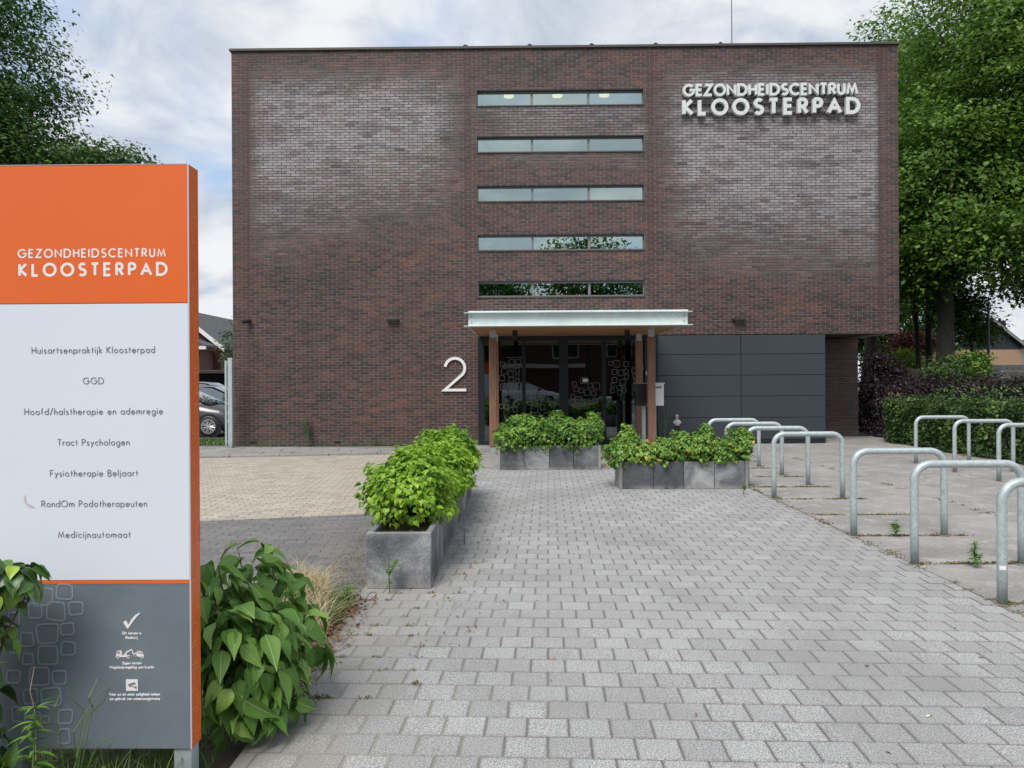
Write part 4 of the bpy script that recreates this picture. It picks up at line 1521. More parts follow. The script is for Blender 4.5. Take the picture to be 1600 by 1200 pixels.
b1 = []
for i, y in enumerate(np.linspace(6.18, 9.95, 10)):
    b1.append((-0.91 + 0.04 * math.sin(i * 2.1), y, 0.545 + 0.04 * math.sin(i * 1.7 + 1), 0.335 + 0.03 * math.sin(i * 3.3), 0.37, 0.31 + 0.03 * math.cos(i * 2.3)))
ivy('bright green ivy spilling over the long planter on the left of the path', (PL1[0] + .04, PL1[1] - .04, PL1[2] + .04, PL1[3] - .04), 0.405, 0.95, 26000, 0.047, b1, 1, M['ivy'], 300)
b2 = [(-0.24, 13.12, 0.50, 0.20, 0.32, 0.25), (-0.08, 13.12, 0.58, 0.24, 0.34, 0.30), (0.16, 13.1, 0.60, 0.26, 0.33, 0.32), (0.44, 13.15, 0.55, 0.26, 0.33, 0.32), (0.64, 13.15, 0.68, 0.18, 0.22, 0.28), (0.86, 13.1, 0.56, 0.25, 0.33, 0.30), (1.1, 13.15, 0.56, 0.22, 0.3, 0.28),
      (1.26, 13.15, 0.66, 0.16, 0.2, 0.30), (-0.02, 13.15, 0.78, 0.1, 0.15, 0.14)]
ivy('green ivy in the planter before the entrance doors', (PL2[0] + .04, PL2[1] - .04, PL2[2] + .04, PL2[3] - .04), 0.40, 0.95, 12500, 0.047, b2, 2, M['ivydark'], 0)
b3 = [(1.40, 10.82, 0.46, 0.22, 0.3, 0.20), (1.52, 10.85, 0.60, 0.14, 0.2, 0.26), (1.75, 10.82, 0.45, 0.22, 0.3, 0.17), (2.02, 10.82, 0.48, 0.2, 0.3, 0.20), (2.28, 10.82, 0.54, 0.22, 0.3, 0.23), (2.5, 10.8, 0.53, 0.2, 0.3, 0.22),
      (2.62, 10.85, 0.68, 0.09, 0.15, 0.2), (2.8, 10.8, 0.47, 0.2, 0.3, 0.2), (3.02, 10.82, 0.52, 0.18, 0.28, 0.26), (3.14, 10.82, 0.62, 0.09, 0.2, 0.2)]
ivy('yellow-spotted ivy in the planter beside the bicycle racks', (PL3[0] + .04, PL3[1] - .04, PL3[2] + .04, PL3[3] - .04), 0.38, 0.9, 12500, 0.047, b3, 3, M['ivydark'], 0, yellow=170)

# ================================================================== bicycle racks
RG = 'galvanised bicycle racks in the paving'
def rack(label, x, y, wid=0.86, h=0.84, sticker=False, rz=0):
    o = thing('bicycle_rack', label, 'bicycle rack', (x, y, 0), rz, RG)
    r, c = 0.0315, 0.13
    pts = [(0, 0, -0.05), (0, 0, 0.3), (0, 0, h - r - c)]
    pts += [(c - c * math.cos(R(a)), 0, h - r - c + c * math.sin(R(a))) for a in range(12, 91, 13)]
    q = [(wid - p[0], p[1], p[2]) for p in pts[::-1]]
    part('hoop', MB().tube(pts + [(wid / 2, 0, h - r)] + q, r, 16), M['galv'], o, True)
    for xx in (0, wid):
        part('ground_collar', MB().lathe([(0.05, 0.0), (0.047, 0.004), (0.033, 0.006)], (xx, 0, 0), 16), M['moss_conc'], o)
    if sticker:
        vs = [(0.0325 * math.cos(R(a)), 0.0325 * math.sin(R(a)), z) for z in (0.235, 0.262) for a in range(-150, -60, 15)]
        n = 6
        part('sticker', MB().add(vs, [(i, i + 1, n + i + 1, n + i) for i in range(n - 1)]), M['white'], o)
    return o
M['moss_conc'] = material('dusty_mortar', fn=speck(80, (0.14, 0.13, 0.11), (0.26, 0.24, 0.21), (0.18, 0.16, 0.10), 3))
RK = [(3.22, 5.12, 'nearest bicycle rack of the long row, with a small white sticker on its left leg', True),
      (3.21, 6.23, 'second nearest bicycle rack of the long row, a weed growing at its foot', False),
      (3.21, 7.36, 'third nearest bicycle rack, last before the gap in the long row', False),
      (3.23, 9.72, 'first bicycle rack behind the gap in the long row, its full hoop in view', False),
      (3.24, 10.9, 'bicycle rack right beside the corner of the yellow-spotted ivy planter', False),
      (3.25, 12.02, 'second bicycle rack from the far end of the long row', False),
      (3.26, 13.2, 'farthest bicycle rack of the long row, before the grey cladding panels', False)]
for x, y, lb, s_ in RK:
    rack(lb, x - 0.035, y, sticker=s_, rz=random.gauss(0, 0.006))
for x, y, lb in ((7.05, 13.65, 'farthest bicycle rack of the short row in front of the green hedge'), (7.0, 12.35, 'middle bicycle rack of the short row in front of the green hedge'),
                 (7.02, 11.25, 'nearest bicycle rack of the short row before the hedge, cut by the picture edge')):
    rack(lb, x - 0.06, y, 0.93, 0.845)

# ================================================================== mailboxes, posts, figure
def mailbox(label, x0, x1, y, z0, z1, mat, slots, post_x):
    o = thing('mailbox', label, 'mailbox', ((x0 + x1) / 2, y, 0))
    cx = (x0 + x1) / 2
    part('box', MB().bbox(x0 - cx, x1 - cx, 0, 0.3, z0, z1, 0.008), mat, o)
    part('lid', MB().bbox(x0 - cx - 0.02, x1 - cx + 0.02, -0.02, 0.32, z1 + 0.001, z1 + 0.022, 0.004), M['greytrim'] if slots else M['white'], o)
    if slots:
        for k in range(3):
            xa = x0 - cx + 0.012 + k * (x1 - x0 - 0.02) / 3
            part('door_leaf', MB().bbox(xa, xa + (x1 - x0) / 3 - 0.018, -0.008, -0.001, z0 + 0.02, z1 - 0.03, 0.002), M['dark'], o)
    else:
        part('letter_flap', MB().bbox(x0 - cx + 0.04, x1 - cx - 0.04, -0.008, -0.001, z1 - 0.09, z1 - 0.05, 0.002), M['greytrim'], o)
    part('post', MB().box(post_x - cx, post_x - cx + 0.07, 0.10, 0.17, 0, z0 - 0.001), M['galv'], o)
mailbox('black mailbox unit with vertical doors between the two right canopy posts', 2.40, 2.585, 15.85, 0.97, 1.42, M['black'], True, 2.53)
mailbox('white mailbox just right of the front right canopy post', 2.62, 2.95, 15.80, 0.97, 1.42, M['white'], False, 2.74)

# steel gate post at the left corner of the building
o = thing('steel_post', 'galvanised steel gate post standing against the left corner of the brick building', 'post', (-6.68, 17.55, 0))
part('column', MB().bbox(-0.005, 0.095, -0.06, 0.06, 0, 2.06, 0.006), M['galv'], o)
part('flange', MB().bbox(-0.085, -0.04, -0.03, 0.03, 0.03, 2.0, 0.004), M['galv'], o)
for z in (0.12, 0.6, 1.0, 1.35, 1.93):
    part('hinge', MB().box(-0.0395, -0.0055, -0.012, 0.012, z, z + 0.05), M['galv'], o)

# little garden figure
M['fig_pale'] = material('weathered_plaster', fn=speck(60, (0.42, 0.40, 0.38), (0.62, 0.60, 0.58), (0.25, 0.24, 0.23), 8))
M['fig_skin'] = material('painted_skin', (0.42, 0.24, 0.17), 0.6)
o = thing('garden_figure', 'small bearded garden figure with dark trousers standing by the grey cladding panels', 'garden figure', (3.44, 16.9, 0.34))
o.scale = (0.56,) * 3
pl_ = thing('stone_block', 'grey stone block under the small garden figure', 'stone', (3.44, 16.9, 0))
part('block', MB().bbox(-0.12, 0.12, -0.12, 0.12, 0, 0.338, 0.02), M['kerb'], pl_)
part('coat', MB().lathe([(0.02, .26), (0.105, .28), (0.11, .36), (0.09, .46), (0.055, .52), (0.03, .54)], n=16).tube([(-.07, 0, .48), (-.13, -.03, .40), (-.10, -.10, .36)], [.035, .03, .022], 8).tube([(.07, 0, .48), (.13, -.03, .40), (.10, -.10, .36)], [.035, .03, .022], 8), M['fig_pale'], o, True)
part('trousers', MB().tube([(-.055, 0, .30), (-.06, -.01, .17), (-.062, 0, .055)], [.05, .042, .036], 10).tube([(.055, 0, .30), (.06, -.01, .17), (.062, 0, .055)], [.05, .042, .036], 10), M['dark'], o, True)
part('head', MB().lathe([(0.02, .535), (0.05, .56), (0.06, .60), (0.055, .63), (0.03, .655)], n=14), M['fig_skin'], o, True)
part('beard', MB().lathe([(0.005, .47), (0.04, .51), (0.06, .555), (0.062, .585), (0.03, .592)], (0, -0.018, 0), 12), M['fig_pale'], o, True)
part('cap', MB().lathe([(0.066, .625), (0.06, .65), (0.045, .68), (0.02, .71), (0.004, .72)], n=12), M['fig_pale'], o, True)
for s_ in (-1, 1):
    part('shoe', MB().bbox(s_ * .06 - .03, s_ * .06 + .03, -.09, .03, 0, .05, .015), M['fig_pale'], o)
    part('eye', MB().lathe([(0.004, -0.004), (0.008, 0.002)], (s_ * 0.02, -0.056, 0.615), 8, 'y'), M['dark'], o)

# cigarette butt on the pavers
o = thing('cigarette_butt', 'cigarette butt lying on the pavers in the right foreground', 'cigarette butt', (1.80, 3.42, 0.006), R(20))
part('paper', MB().tube([(-0.012, 0, 0), (0.006, 0, 0)], 0.004, 8), M['white'], o)
part('filter', MB().tube([(0.0065, 0, 0), (0.018, 0, 0)], 0.004, 8), M['ivyyellow'], o)

# ================================================================== big-leaved plant beside the totem
BL = [big_leaf_template(0.35, 0.018, 0.50), big_leaf_template(0.9, 0.026, 0.52), big_leaf_template(0.6, 0.022, 0.44), big_leaf_template(1.3, 0.024, 0.50)]
def bigleaf_fn(nt):
    p = pos(nt, True)
    x, y, z = xyz(nt, p)
    r = K(nt, nt.nodes.new('ShaderNodeObjectInfo').outputs['Random'])
    n = noise(nt, pos(nt), 9.0, 3.0)
    base = ramp(nt, (r * 0.8 + n * 0.3 - 0.05).clamp(), [(0, (0.08, 0.19, 0.03)), (0.5, (0.17, 0.33, 0.055)), (1, (0.32, 0.50, 0.10))])
    # veins run forward from the mid rib
    vein = ((x - y.abs() * 0.9) * 11.0).frac()
    vv = (vein - 0.5).abs().ss(0.42, 0.5)
    base = mix(nt, vv * 0.30, base, (0.26, 0.38, 0.12))
    rib = y.abs().ss(0.016, 0.006)
    base = mix(nt, rib * 0.75, base, (0.42, 0.50, 0.24))
    return base, 0.52, vv, 0.4, 0.012
M['bigleaf'] = material('broad_leaf', fn=bigleaf_fn, trans=0.22, spec=0.4)
blm = [np_mesh('leaf', np.array(t[0]), np.array(t[1]), M['bigleaf'], True) for t in BL]


def leafy(label, name, cat, centre, blobs, n, size, seed, meshes, stem_base, front=(0, 0, 1.5), hang=0.9, jit=0.3, facing=False, stem_every=3, mat_stem='stem', group=None, zmin=0.04, keepout=None):
    rg = np.random.default_rng(seed)
    o = thing(name, label, cat, centre, 0, group)
    st = MB()
    made = 0
    V_, F_, k0 = [], [], 0
    TT = big_leaf_template(0.8, 0.02, 0.48)
    while made < n:
        bx, by, bz, rx, ry, rz = blobs[rg.integers(len(blobs))]
        d_ = rg.normal(size=3); d_ /= np.linalg.norm(d_)
        if d_[2] < -0.45 or (facing and d_[1] > 0.45): continue
        q = rg.uniform(0.62, 1.0)
        p = np.array([bx + d_[0] * rx * q, by + d_[1] * ry * q, bz + d_[2] * rz * q])
        if p[2] < zmin or (keepout and keepout(p)): continue
        out = np.array([d_[0], d_[1], 0.0])
        face = d_ * 0.8 + np.array([0, 0, 0.55]) + rg.normal(size=3) * jit
        face /= np.linalg.norm(face)
        tip = out * 0.8 + np.array([0, 0, -hang]) + rg.normal(size=3) * 0.4
        tip -= face * tip.dot(face)
        if np.linalg.norm(tip) < 1e-3: continue
        tip /= np.linalg.norm(tip)
        s_ = size * rg.uniform(0.62, 1.2)
        if p[2] + tip[2] * s_ < 0.0: continue
        if keepout and keepout(p + tip * s_): continue
        mx = np.stack([tip, np.cross(face, tip), face], 1)
        pl = p - np.array(centre)
        if made < 300:
            ob = link('leaf', meshes[rg.integers(len(meshes))], o)
            ob.matrix_local = Matrix.Translation(pl) @ Matrix(mx.tolist()).to_4x4() @ Matrix.Scale(float(s_), 4)
        else:
            pl = pl + np.array([0, 0.03, 0])
            vv_, ff_ = scatter(*TT, pl[None], mx[None], [s_])
            V_.append(vv_); F_.append(ff_ + k0); k0 += len(vv_)
        made += 1
        if made % stem_every: continue
        b = np.array(stem_base[rg.integers(len(stem_base))]) - np.array(centre)
        m_ = b * 0.35 + pl * 0.65 + np.array([0, 0, 0.08])
        st.tube([tuple(b), tuple(m_), tuple(pl)], [0.006, 0.0045, 0.0025], 5)
    tag(part('stems', st, M[mat_stem], o), kind='stuff')
    if V_:
        tag(link('foliage', np_mesh('foliage', np.concatenate(V_), np.concatenate(F_), meshes[0].materials[0], True), o), kind='stuff')
    return o


ko = lambda p: (p[0] < TX1 + 0.012 and p[1] < TB + 0.02)
leafy('bushy plant with large pointed green leaves drooping beside the orange totem', 'broad_leaved_plant', 'plant', (-1.05, 3.35, 0.0),
      [(-1.18, 3.12, 0.30, 0.13, 0.13, 0.30), (-1.15, 3.26, 0.34, 0.19, 0.22, 0.28), (-1.20, 3.5, 0.42, 0.24, 0.26, 0.26), (-1.33, 3.75, 0.48, 0.22, 0.3, 0.24), (-1.12, 3.33, 0.18, 0.18, 0.22, 0.18), (-1.16, 3.18, 0.17, 0.13, 0.13, 0.17), (-1.34, 3.3, 0.52, 0.13, 0.2, 0.22), (-1.08, 3.55, 0.30, 0.16, 0.25, 0.19)],
      640, 0.140, 5, blm, [(-1.15, 3.35, 0), (-1.2, 3.5, 0), (-1.1, 3.45, 0.0), (-1.22, 3.3, 0)], keepout=ko, facing=True)
# shrub at the left picture edge, in front of the totem
def shrub_fn(nt):
    r = K(nt, nt.nodes.new('ShaderNodeObjectInfo').outputs['Random'])
    p = pos(nt, True); x, y, z = xyz(nt, p)
    c = ramp(nt, r, [(0, (0.018, 0.05, 0.012)), (0.6, (0.06, 0.145, 0.03)), (0.8, (0.13, 0.25, 0.04)), (1, (0.42, 0.58, 0.06))])
    return mix(nt, y.abs().ss(0.02, 0.008) * 0.4, c, (0.3, 0.4, 0.15)), 0.35
M['shrubleaf'] = material('shrub_leaf', fn=shrub_fn, trans=0.2)
ov = [big_leaf_template(0.5, 0.01, 0.72), big_leaf_template(0.9, 0.02, 0.66)]
ovm = [np_mesh('leaf', np.array(t[0]), np.array(t[1]), M['shrubleaf'], True) for t in ov]
leafy('dark oval-leaved shrub with lime new leaves at the left edge before the totem', 'oval_leaved_shrub', 'shrub', (-1.98, 2.62, 0.0),
      [(-1.86, 2.62, 0.80, 0.16, 0.12, 0.13), (-1.76, 2.6, 0.83, 0.13, 0.08, 0.06), (-1.90, 2.6, 0.62, 0.15, 0.12, 0.14), (-1.90, 2.6, 0.42, 0.13, 0.12, 0.16), (-1.90, 2.6, 0.22, 0.12, 0.12, 0.16)], 260, 0.085, 6, ovm, [(-1.98, 2.6, 0)], hang=0.4, mat_stem='woody', stem_every=14,
      keepout=lambda p: p[1] > TY - 0.01)


# ================================================================== grasses and weeds
def blades(n, xr, yr, hr, wid, seed, lean=0.5, rad=None, curve=0.5, z0=0.0, clump=None):
    """thin tapering blades, three segments each"""
    rg = np.random.default_rng(seed)
    V, F = [], []
    for _ in range(n):
        if clump is not None:
            cx_, cy_, r_ = clump[rg.integers(len(clump))]
            a, q = rg.uniform(0, 6.28), r_ * math.sqrt(rg.random())
            x, y = cx_ + math.cos(a) * q, cy_ + math.sin(a) * q
        else:
            x, y = rg.uniform(*xr), rg.uniform(*yr)
        h = rg.uniform(*hr)
        a = rg.uniform(0, 6.28)
        L = rg.uniform(0.1, 1) * lean * h
        dx_, dy_ = math.cos(a), math.sin(a)
        sx, sy = -dy_ * wid / 2, dx_ * wid / 2
        o_ = len(V)
        for t, wv in ((0, 1.0), (0.4, 0.85), (0.75, 0.55), (1.0, 0.0)):
            px, py = x + dx_ * L * t ** 1.8, y + dy_ * L * t ** 1.8
            pz = z0 + h * (t - curve * 0.35 * t * t)
            if t < 1:
                V += [(px - sx * wv, py - sy * wv, pz), (px + sx * wv, py + sy * wv, pz)]
            else:
                V += [(px, py, pz), (px, py, pz + 0.0005)]
        for k in range(3):
            b_ = o_ + 2 * k
            F.append((b_, b_ + 1, b_ + 3, b_ + 2))
    return np.array(V), np.array(F)


def stuff(name, V, F, mat, label, cat):
    return tag(link(name, np_mesh(name, V, F, mat)), label, cat, None, 'stuff')


V, F = blades(750, (-2.3, -1.25), (2.4, 2.95), (0.04, 0.24), 0.0045, 21, 1.1)
stuff('grass', V, F, M['grass'], 'long green grass growing under and before the totem', 'grass')
V, F = blades(700, (-2.2, -1.2), (2.9, 3.3), (0.03, 0.14), 0.006, 22, 0.8)
stuff('grass', V, F, M['grass'], 'short grass and clover behind the totem legs', 'grass')
cl = [(-1.58 + 0.045 * i, 5.6 - 0.25 * i, 0.17) for i in range(8)] + [(-1.35, 4.9, 0.16), (-1.28, 4.55, 0.14), (-1.5, 5.2, .2), (-1.55, 4.8, 0.2)]
V, F = blades(2600, None, None, (0.10, 0.30), 0.006, 23, 1.3, clump=cl, curve=1.1)
stuff('dry_grass', V, F, M['straw'], 'dry straw-coloured grass behind the broad-leaved plant', 'dry grass')
V, F = blades(300, None, None, (0.06, 0.22), 0.006, 24, 1.0, clump=[(-1.2, 5.0, 0.09), (-1.18, 4.72, 0.07), (-1.42, 5.1, .2)])
stuff('grass', V, F, M['grass'], 'fresh green grass tufts among the dry grass', 'grass')
# brown litter at the edge of the bed
rg = np.random.default_rng(31)
n = 1900
P = np.stack([np.clip(rg.normal(-1.2, 0.09, n), -1.5, -0.98), rg.uniform(3.5, 5.3, n), rg.uniform(0.004, 0.035, n)], 1)
Mx = frames(rg.normal(size=(n, 3)) * 0.5 + np.array([0, 0, 1.0]), rg.uniform(0, 6.28, n))
V, F = scatter(*LEAF2, P, Mx, rg.uniform(0.012, 0.04, n))
M['litter'] = leaf_mat('dry_litter', [(0, (0.10, 0.045, 0.02)), (0.6, (0.24, 0.13, 0.07)), (1, (0.45, 0.34, 0.2))], 0.1, 0.8)
stuff('leaf_litter', V, F, M['litter'], 'brown dry leaf litter along the edge of the planted bed', 'leaf litter')

n = 150
P = np.stack([-0.62 + np.abs(rg.normal(0, 0.22, n)), rg.uniform(4.2, 9.5, n), rg.uniform(0.003, 0.012, n)], 1)
P = np.concatenate([P, np.stack([rg.uniform(-0.9, 3.0, 60), rg.uniform(3.0, 11.0, 60), np.full(60, 0.004)], 1)])
Mx = frames(rg.normal(size=(len(P), 3)) * 0.3 + np.array([0, 0, 1.0]), rg.uniform(0, 6.28, len(P)))
V, F = scatter(*LEAF2, P, Mx, rg.uniform(0.008, 0.035, len(P)))
stuff('fallen_leaves', V, F, M['litter'], 'scattered dry fallen leaves on the pavers beside the long planter', 'fallen leaves')

# moss and dry weeds in joints
def joint_tufts(spots, seed, n_each, spread, size):
    rg = np.random.default_rng(seed)
    P = []
    for x, y in spots:
        k = max(4, int(n_each * rg.uniform(0.4, 1.5)))
        P.append(np.stack([rg.normal(x, spread[0], k), rg.normal(y, spread[1], k), rg.uniform(0.0, 0.010, k)], 1))
    P = np.concatenate(P)
    n = len(P)
    Mx = frames(rg.normal(size=(n, 3)) * 0.7 + np.array([0, 0, 0.8]), rg.uniform(0, 6.28, n))
    return scatter(*LEAF2, P, Mx, rg.uniform(size[0], size[1], n))
sp_ = []
rg = np.random.default_rng(41)
for _ in range(70):
    y = rg.uniform(3.2, 7.0); x = -1.1 + abs(rg.normal(0, 0.35))
    if -1.1 < x < -0.52 and y > 5.5: continue
    k = round((y - 2.2) / PW); 
    sp_.append((x, 2.2 + k * PW - (x + 1.1) * 0.036))
V, F = joint_tufts(sp_, 42, 16, (0.016, 0.006), (0.006, 0.02))
stuff('joint_moss', V, F, M['moss'], 'ochre moss tufts in the joints on the left of the path', 'moss')
sp_ = []
for yj in (0.66 + 1.118 * k for k in range(3, 14)):
    for _ in range(30):
        sp_.append((rg.uniform(3.2, 4.3), yj))
for _ in range(60): sp_.append((3.17, rg.uniform(4, 12.9)))
for _ in range(35): sp_.append((5.18, rg.uniform(5, 15)))
for x, y, *_ in RK:
    for _ in range(4): sp_.append((x + rg.choice([0, .86]), y))
V, F = joint_tufts(sp_, 43, 26, (0.035, 0.010), (0.008, 0.026))
stuff('joint_moss', V, F, M['moss'], 'dry brown moss along the slab joints around the bicycle racks', 'moss')
V, F = joint_tufts([(rg.uniform(-1.6, -1.12), rg.uniform(5.3, 9.0)) for _ in range(260)], 44, 14, (0.05, 0.05), (0.006, 0.018))
V[:, 2] -= 0.045
stuff('joint_moss', V, F, M['moss'], 'moss and debris on the dark parking pavers beside the long planter', 'moss')
V, F = joint_tufts([(rg.uniform(-6.6, -1.3), 17.95) for _ in range(150)], 45, 16, (0.06, 0.015), (0.01, 0.04))
stuff('wall_foot_moss', V, F, M['greygreen'], 'low moss and seedlings along the foot of the brick wall', 'moss')
# grass strip by the car park
V, F = blades(2600, (-9.5, -6.85), (18.3, 20.2), (0.03, 0.10), 0.02, 46, 0.8)
stuff('grass', V, F, M['grass'], 'rough grass verge in front of the parked cars', 'grass')

LNC = big_leaf_template(0.7, 0.0, 0.2)
M['weedleaf'] = leaf_mat('weed_leaf', [(0, (0.08, 0.19, 0.03)), (1, (0.24, 0.42, 0.08))], 0.3)
lnm = None
def weed(label, x, y, h, nl, ls, seed, mat='grass', z0=0.0, branch=0, name='weed'):
    """upright weed: stem with lance-shaped leaves"""
    rg = np.random.default_rng(seed)
    o = thing(name, label, 'weed', (x, y, z0))
    st = MB()
    P, X, N, S = [], [], [], []
    axes = [((0, 0, 0), (rg.normal() * 0.04 * h, rg.normal() * 0.04 * h, h))]
    for _ in range(branch):
        t = rg.uniform(0.1, 0.6); a = rg.uniform(0, 6.28); q = rg.uniform(0.15, 0.38) * h
        b0 = tuple(np.array(axes[0][1]) * t)
        axes.append((b0, (b0[0] + math.cos(a) * q, b0[1] + math.sin(a) * q * 0.5, min(h, b0[2] + rg.uniform(0.3, 0.6) * h))))
    for a, b in axes:
        st.tube([a, tuple((np.array(a) + np.array(b)) / 2 + rg.normal(size=3) * 0.01 * h), b], [0.004 + h * 0.003, 0.003 + h * 0.002, 0.0015], 5)
        for k in range(nl // len(axes) + 1):
            t = rg.uniform(0.08, 1.0)
            p = np.array(a) * (1 - t) + np.array(b) * t
            an = rg.uniform(0, 6.28)
            tip = np.array([math.cos(an), math.sin(an), rg.uniform(0.1, 0.9)])
            tip /= np.linalg.norm(tip)
            face = np.array([0, 0, 1.0]) - tip * tip[2]
            face /= np.linalg.norm(face)
            P.append(p); X.append(np.stack([tip, np.cross(face, tip), face], 1)); S.append(ls * rg.uniform(0.5, 1.1) * (1.1 - 0.5 * t))
    V, F = scatter(*LNC, np.array(P), np.array(X), np.array(S))
    part('stalk', st, M['stem'], o)
    tag(link('leaves', np_mesh('leaves', V, F, M[mat]), o), kind='stuff')
    return o


G_ = lambda px, py: ((px - 812) * 1.5 / (py - HX(px)), 1200 * 1.5 / (py - HX(px)))
weed('spiky upright weed before the dark grey foot of the totem', -1.64, 2.55, 0.42, 80, 0.12, 1, 'weedleaf')
weed('low leafy weed at the bottom of the totem, under its centre', -1.45, 2.66, 0.17, 24, 0.08, 2)
weed('small weed beside the right totem leg', -1.28, 2.66, 0.16, 16, 0.05, 3)
weed('small weed growing in front of the near end of the long planter', *G_(606, 928), 0.24, 90, 0.065, 4, 'weedleaf', branch=2)
weed('faint weed at the right side of the long planter', *G_(724, 850), 0.16, 24, 0.04, 5, 'greygreen')
weed('bushy weed between the second and third nearest racks of the long row', *G_(1395, 837), 0.16, 90, 0.085, 6, 'weedleaf', branch=3)
weed('bushy weed at the joint right of the second nearest rack', *G_(1517, 884), 0.20, 100, 0.085, 7, 'weedleaf', branch=3)
weed('tall wispy grey-green weed growing against the brick wall', -4.93, 17.85, 0.85, 150, 0.11, 8, 'greygreen', branch=9)
weed('little weed at the foot of the brick wall, left of the numeral', -3.4, 17.88, 0.22, 30, 0.08, 9, 'greygreen', branch=2)
weed('little weed at the wall foot close to the long planter', -2.3, 17.88, 0.26, 34, 0.08, 10, 'greygreen', branch=2)
weed('tall thin weed standing left of the garden figure', 3.16, 16.9, 0.98, 90, 0.06, 12, 'greygreen', branch=10)
weed('tiny weed at the corner of the planter beside the racks', *G_(1159, 772), 0.13, 50, 0.07, 13, 'weedleaf', branch=2)
weed('small green weed under the dry grass at the path edge', *G_(540, 945), 0.13, 60, 0.08, 14, 'weedleaf', branch=4)
weed('tuft of weed on the path under the broad-leaved plant', *G_(400, 1150), 0.07, 20, 0.07, 15)
weed('green tuft at the foot of the farthest short-row rack', *G_(1500, 712), 0.24, 30, 0.1, 16)
# curved dry grass stalks in front of the totem
o = thing('grass_stalks', 'thin curved grass stalks in front of the grey part of the totem', 'grass stalks', (-1.6, 2.6, 0))
rg = np.random.default_rng(55)
for (bx, pts) in ((115, [(128, 1130), (150, 1085), (165, 1070)]), (118, [(135, 1110), (142, 1085), (146, 1062)]), (108, [(120, 1115), (110, 1090), (112, 1068)]), (112, [(130, 1120), (160, 1095), (176, 1067)]), (120, [(150, 1165), (172, 1150), (176, 1143)]), (60, [(45, 1120), (42, 1080), (44, 1045)]), (90, [(88, 1100), (84, 1090), (60, 1098)])):
    fz = lambda a, b: ((a - 812) / 1200 * 2.62 + 1.6, 0.0, 1.5 + (HX(a) - b) / 1200 * 2.62)
    pp_ = [fz(bx, 1225)] + [fz(a, b) for a, b in pts]
    pp_ = [(p[0], rg.normal() * 0.02, p[2]) for p in pp_]
    part('stalk', MB().tube(pp_, [0.0022, 0.0018, 0.0014, 0.001][:len(pp_)], 5), M['stem'] if rg.random() < .6 else M['straw'], o)

# ================================================================== hedges, shrubs and trees
def hedge(label, name, x0, x1, y0, y1, h, n, size, mat, seed, cat='hedge', ragged=0.10, z0=0.0):
    rg = np.random.default_rng(seed)
    o = thing(name, label, cat, ((x0 + x1) / 2, (y0 + y1) / 2, z0))
    A = np.array([(x1 - x0) * (y1 - y0), (y1 - y0) * h, (y1 - y0) * h, (x1 - x0) * h, (x1 - x0) * h])
    f = rg.choice(5, n, p=A / A.sum())
    u_, v_ = rg.random(n), rg.random(n)
    dep = np.abs(rg.normal(0, 0.10, n))
    X = np.where(f == 1, x0 + dep, np.where(f == 2, x1 - dep, x0 + (x1 - x0) * u_))
    Y = np.where(f == 3, y0 + dep, np.where(f == 4, y1 - dep, y0 + (y1 - y0) * np.where(f < 3, v_, u_)))
    Y = np.where((f == 0), y0 + (y1 - y0) * v_, Y)
    X = np.where(f >= 3, x0 + (x1 - x0) * u_, X)
    Z = np.where(f == 0, h - dep * 0.8, h * rg.random(n))
    lump = 0.05 * np.sin(X * 4.1 + Y * 2.3) + 0.05 * np.sin(Y * 5.7 + Z * 4) + ragged * rg.random(n) ** 3
    N = np.zeros((n, 3))
    N[f == 0] = (0, 0, 1); N[f == 1] = (-1, 0, 0.3); N[f == 2] = (1, 0, 0.3); N[f == 3] = (0, -1, 0.3); N[f == 4] = (0, 1, 0.3)
    P = np.stack([X, Y, Z], 1) + N * lump[:, None]
    P[:, 2] += np.where(f == 0, ragged * rg.random(n) ** 6 * 1.5, 0)
    P[:, 2] = np.maximum(P[:, 2], 0.02)
    Nf = N * 0.8 + np.array([0, 0, 0.6]) + rg.normal(size=(n, 3)) * 0.5
    Mx = frames(Nf, rg.uniform(0, 6.28, n))
    V, F = scatter(*LEAF2, P - np.array([(x0 + x1) / 2, (y0 + y1) / 2, 0]), Mx, size * rg.uniform(0.6, 1.3, n))
    tag(link('foliage', np_mesh('foliage', V, F, mat), o), kind='stuff')
    tw = MB()
    for _ in range(220):
        x, y = rg.uniform(x0 + .15, x1 - .15), rg.uniform(y0 + .1, y1 - .1)
        tw.tube([(x - (x0 + x1) / 2, y - (y0 + y1) / 2, 0), (x - (x0 + x1) / 2 + rg.normal() * .12, y - (y0 + y1) / 2 + rg.normal() * .12, h * rg.uniform(.6, .95))], [0.018, 0.006], 4, False)
    tag(part('branches', tw, M['bark'], o), kind='stuff')
    return o


hedge('clipped green hedge behind the short row of bicycle racks', 'green_hedge', 8.70, 9.9, 6.5, 18.4, 0.93, 60000, 0.075, M['hedge'], 61)
hedge('dark purple-leaved hedge behind the green hedge', 'purple_hedge', 9.35, 24.0, 20.6, 22.2, 1.34, 50000, 0.09, M['purple'], 62, ragged=0.16)
hedge('dark green shrub band growing in front of the purple hedge', 'green_shrub_border', 11.0, 13.5, 20.2, 20.6, 1.25, 2000, 0.09, M['hedge'], 63, ragged=0.3)


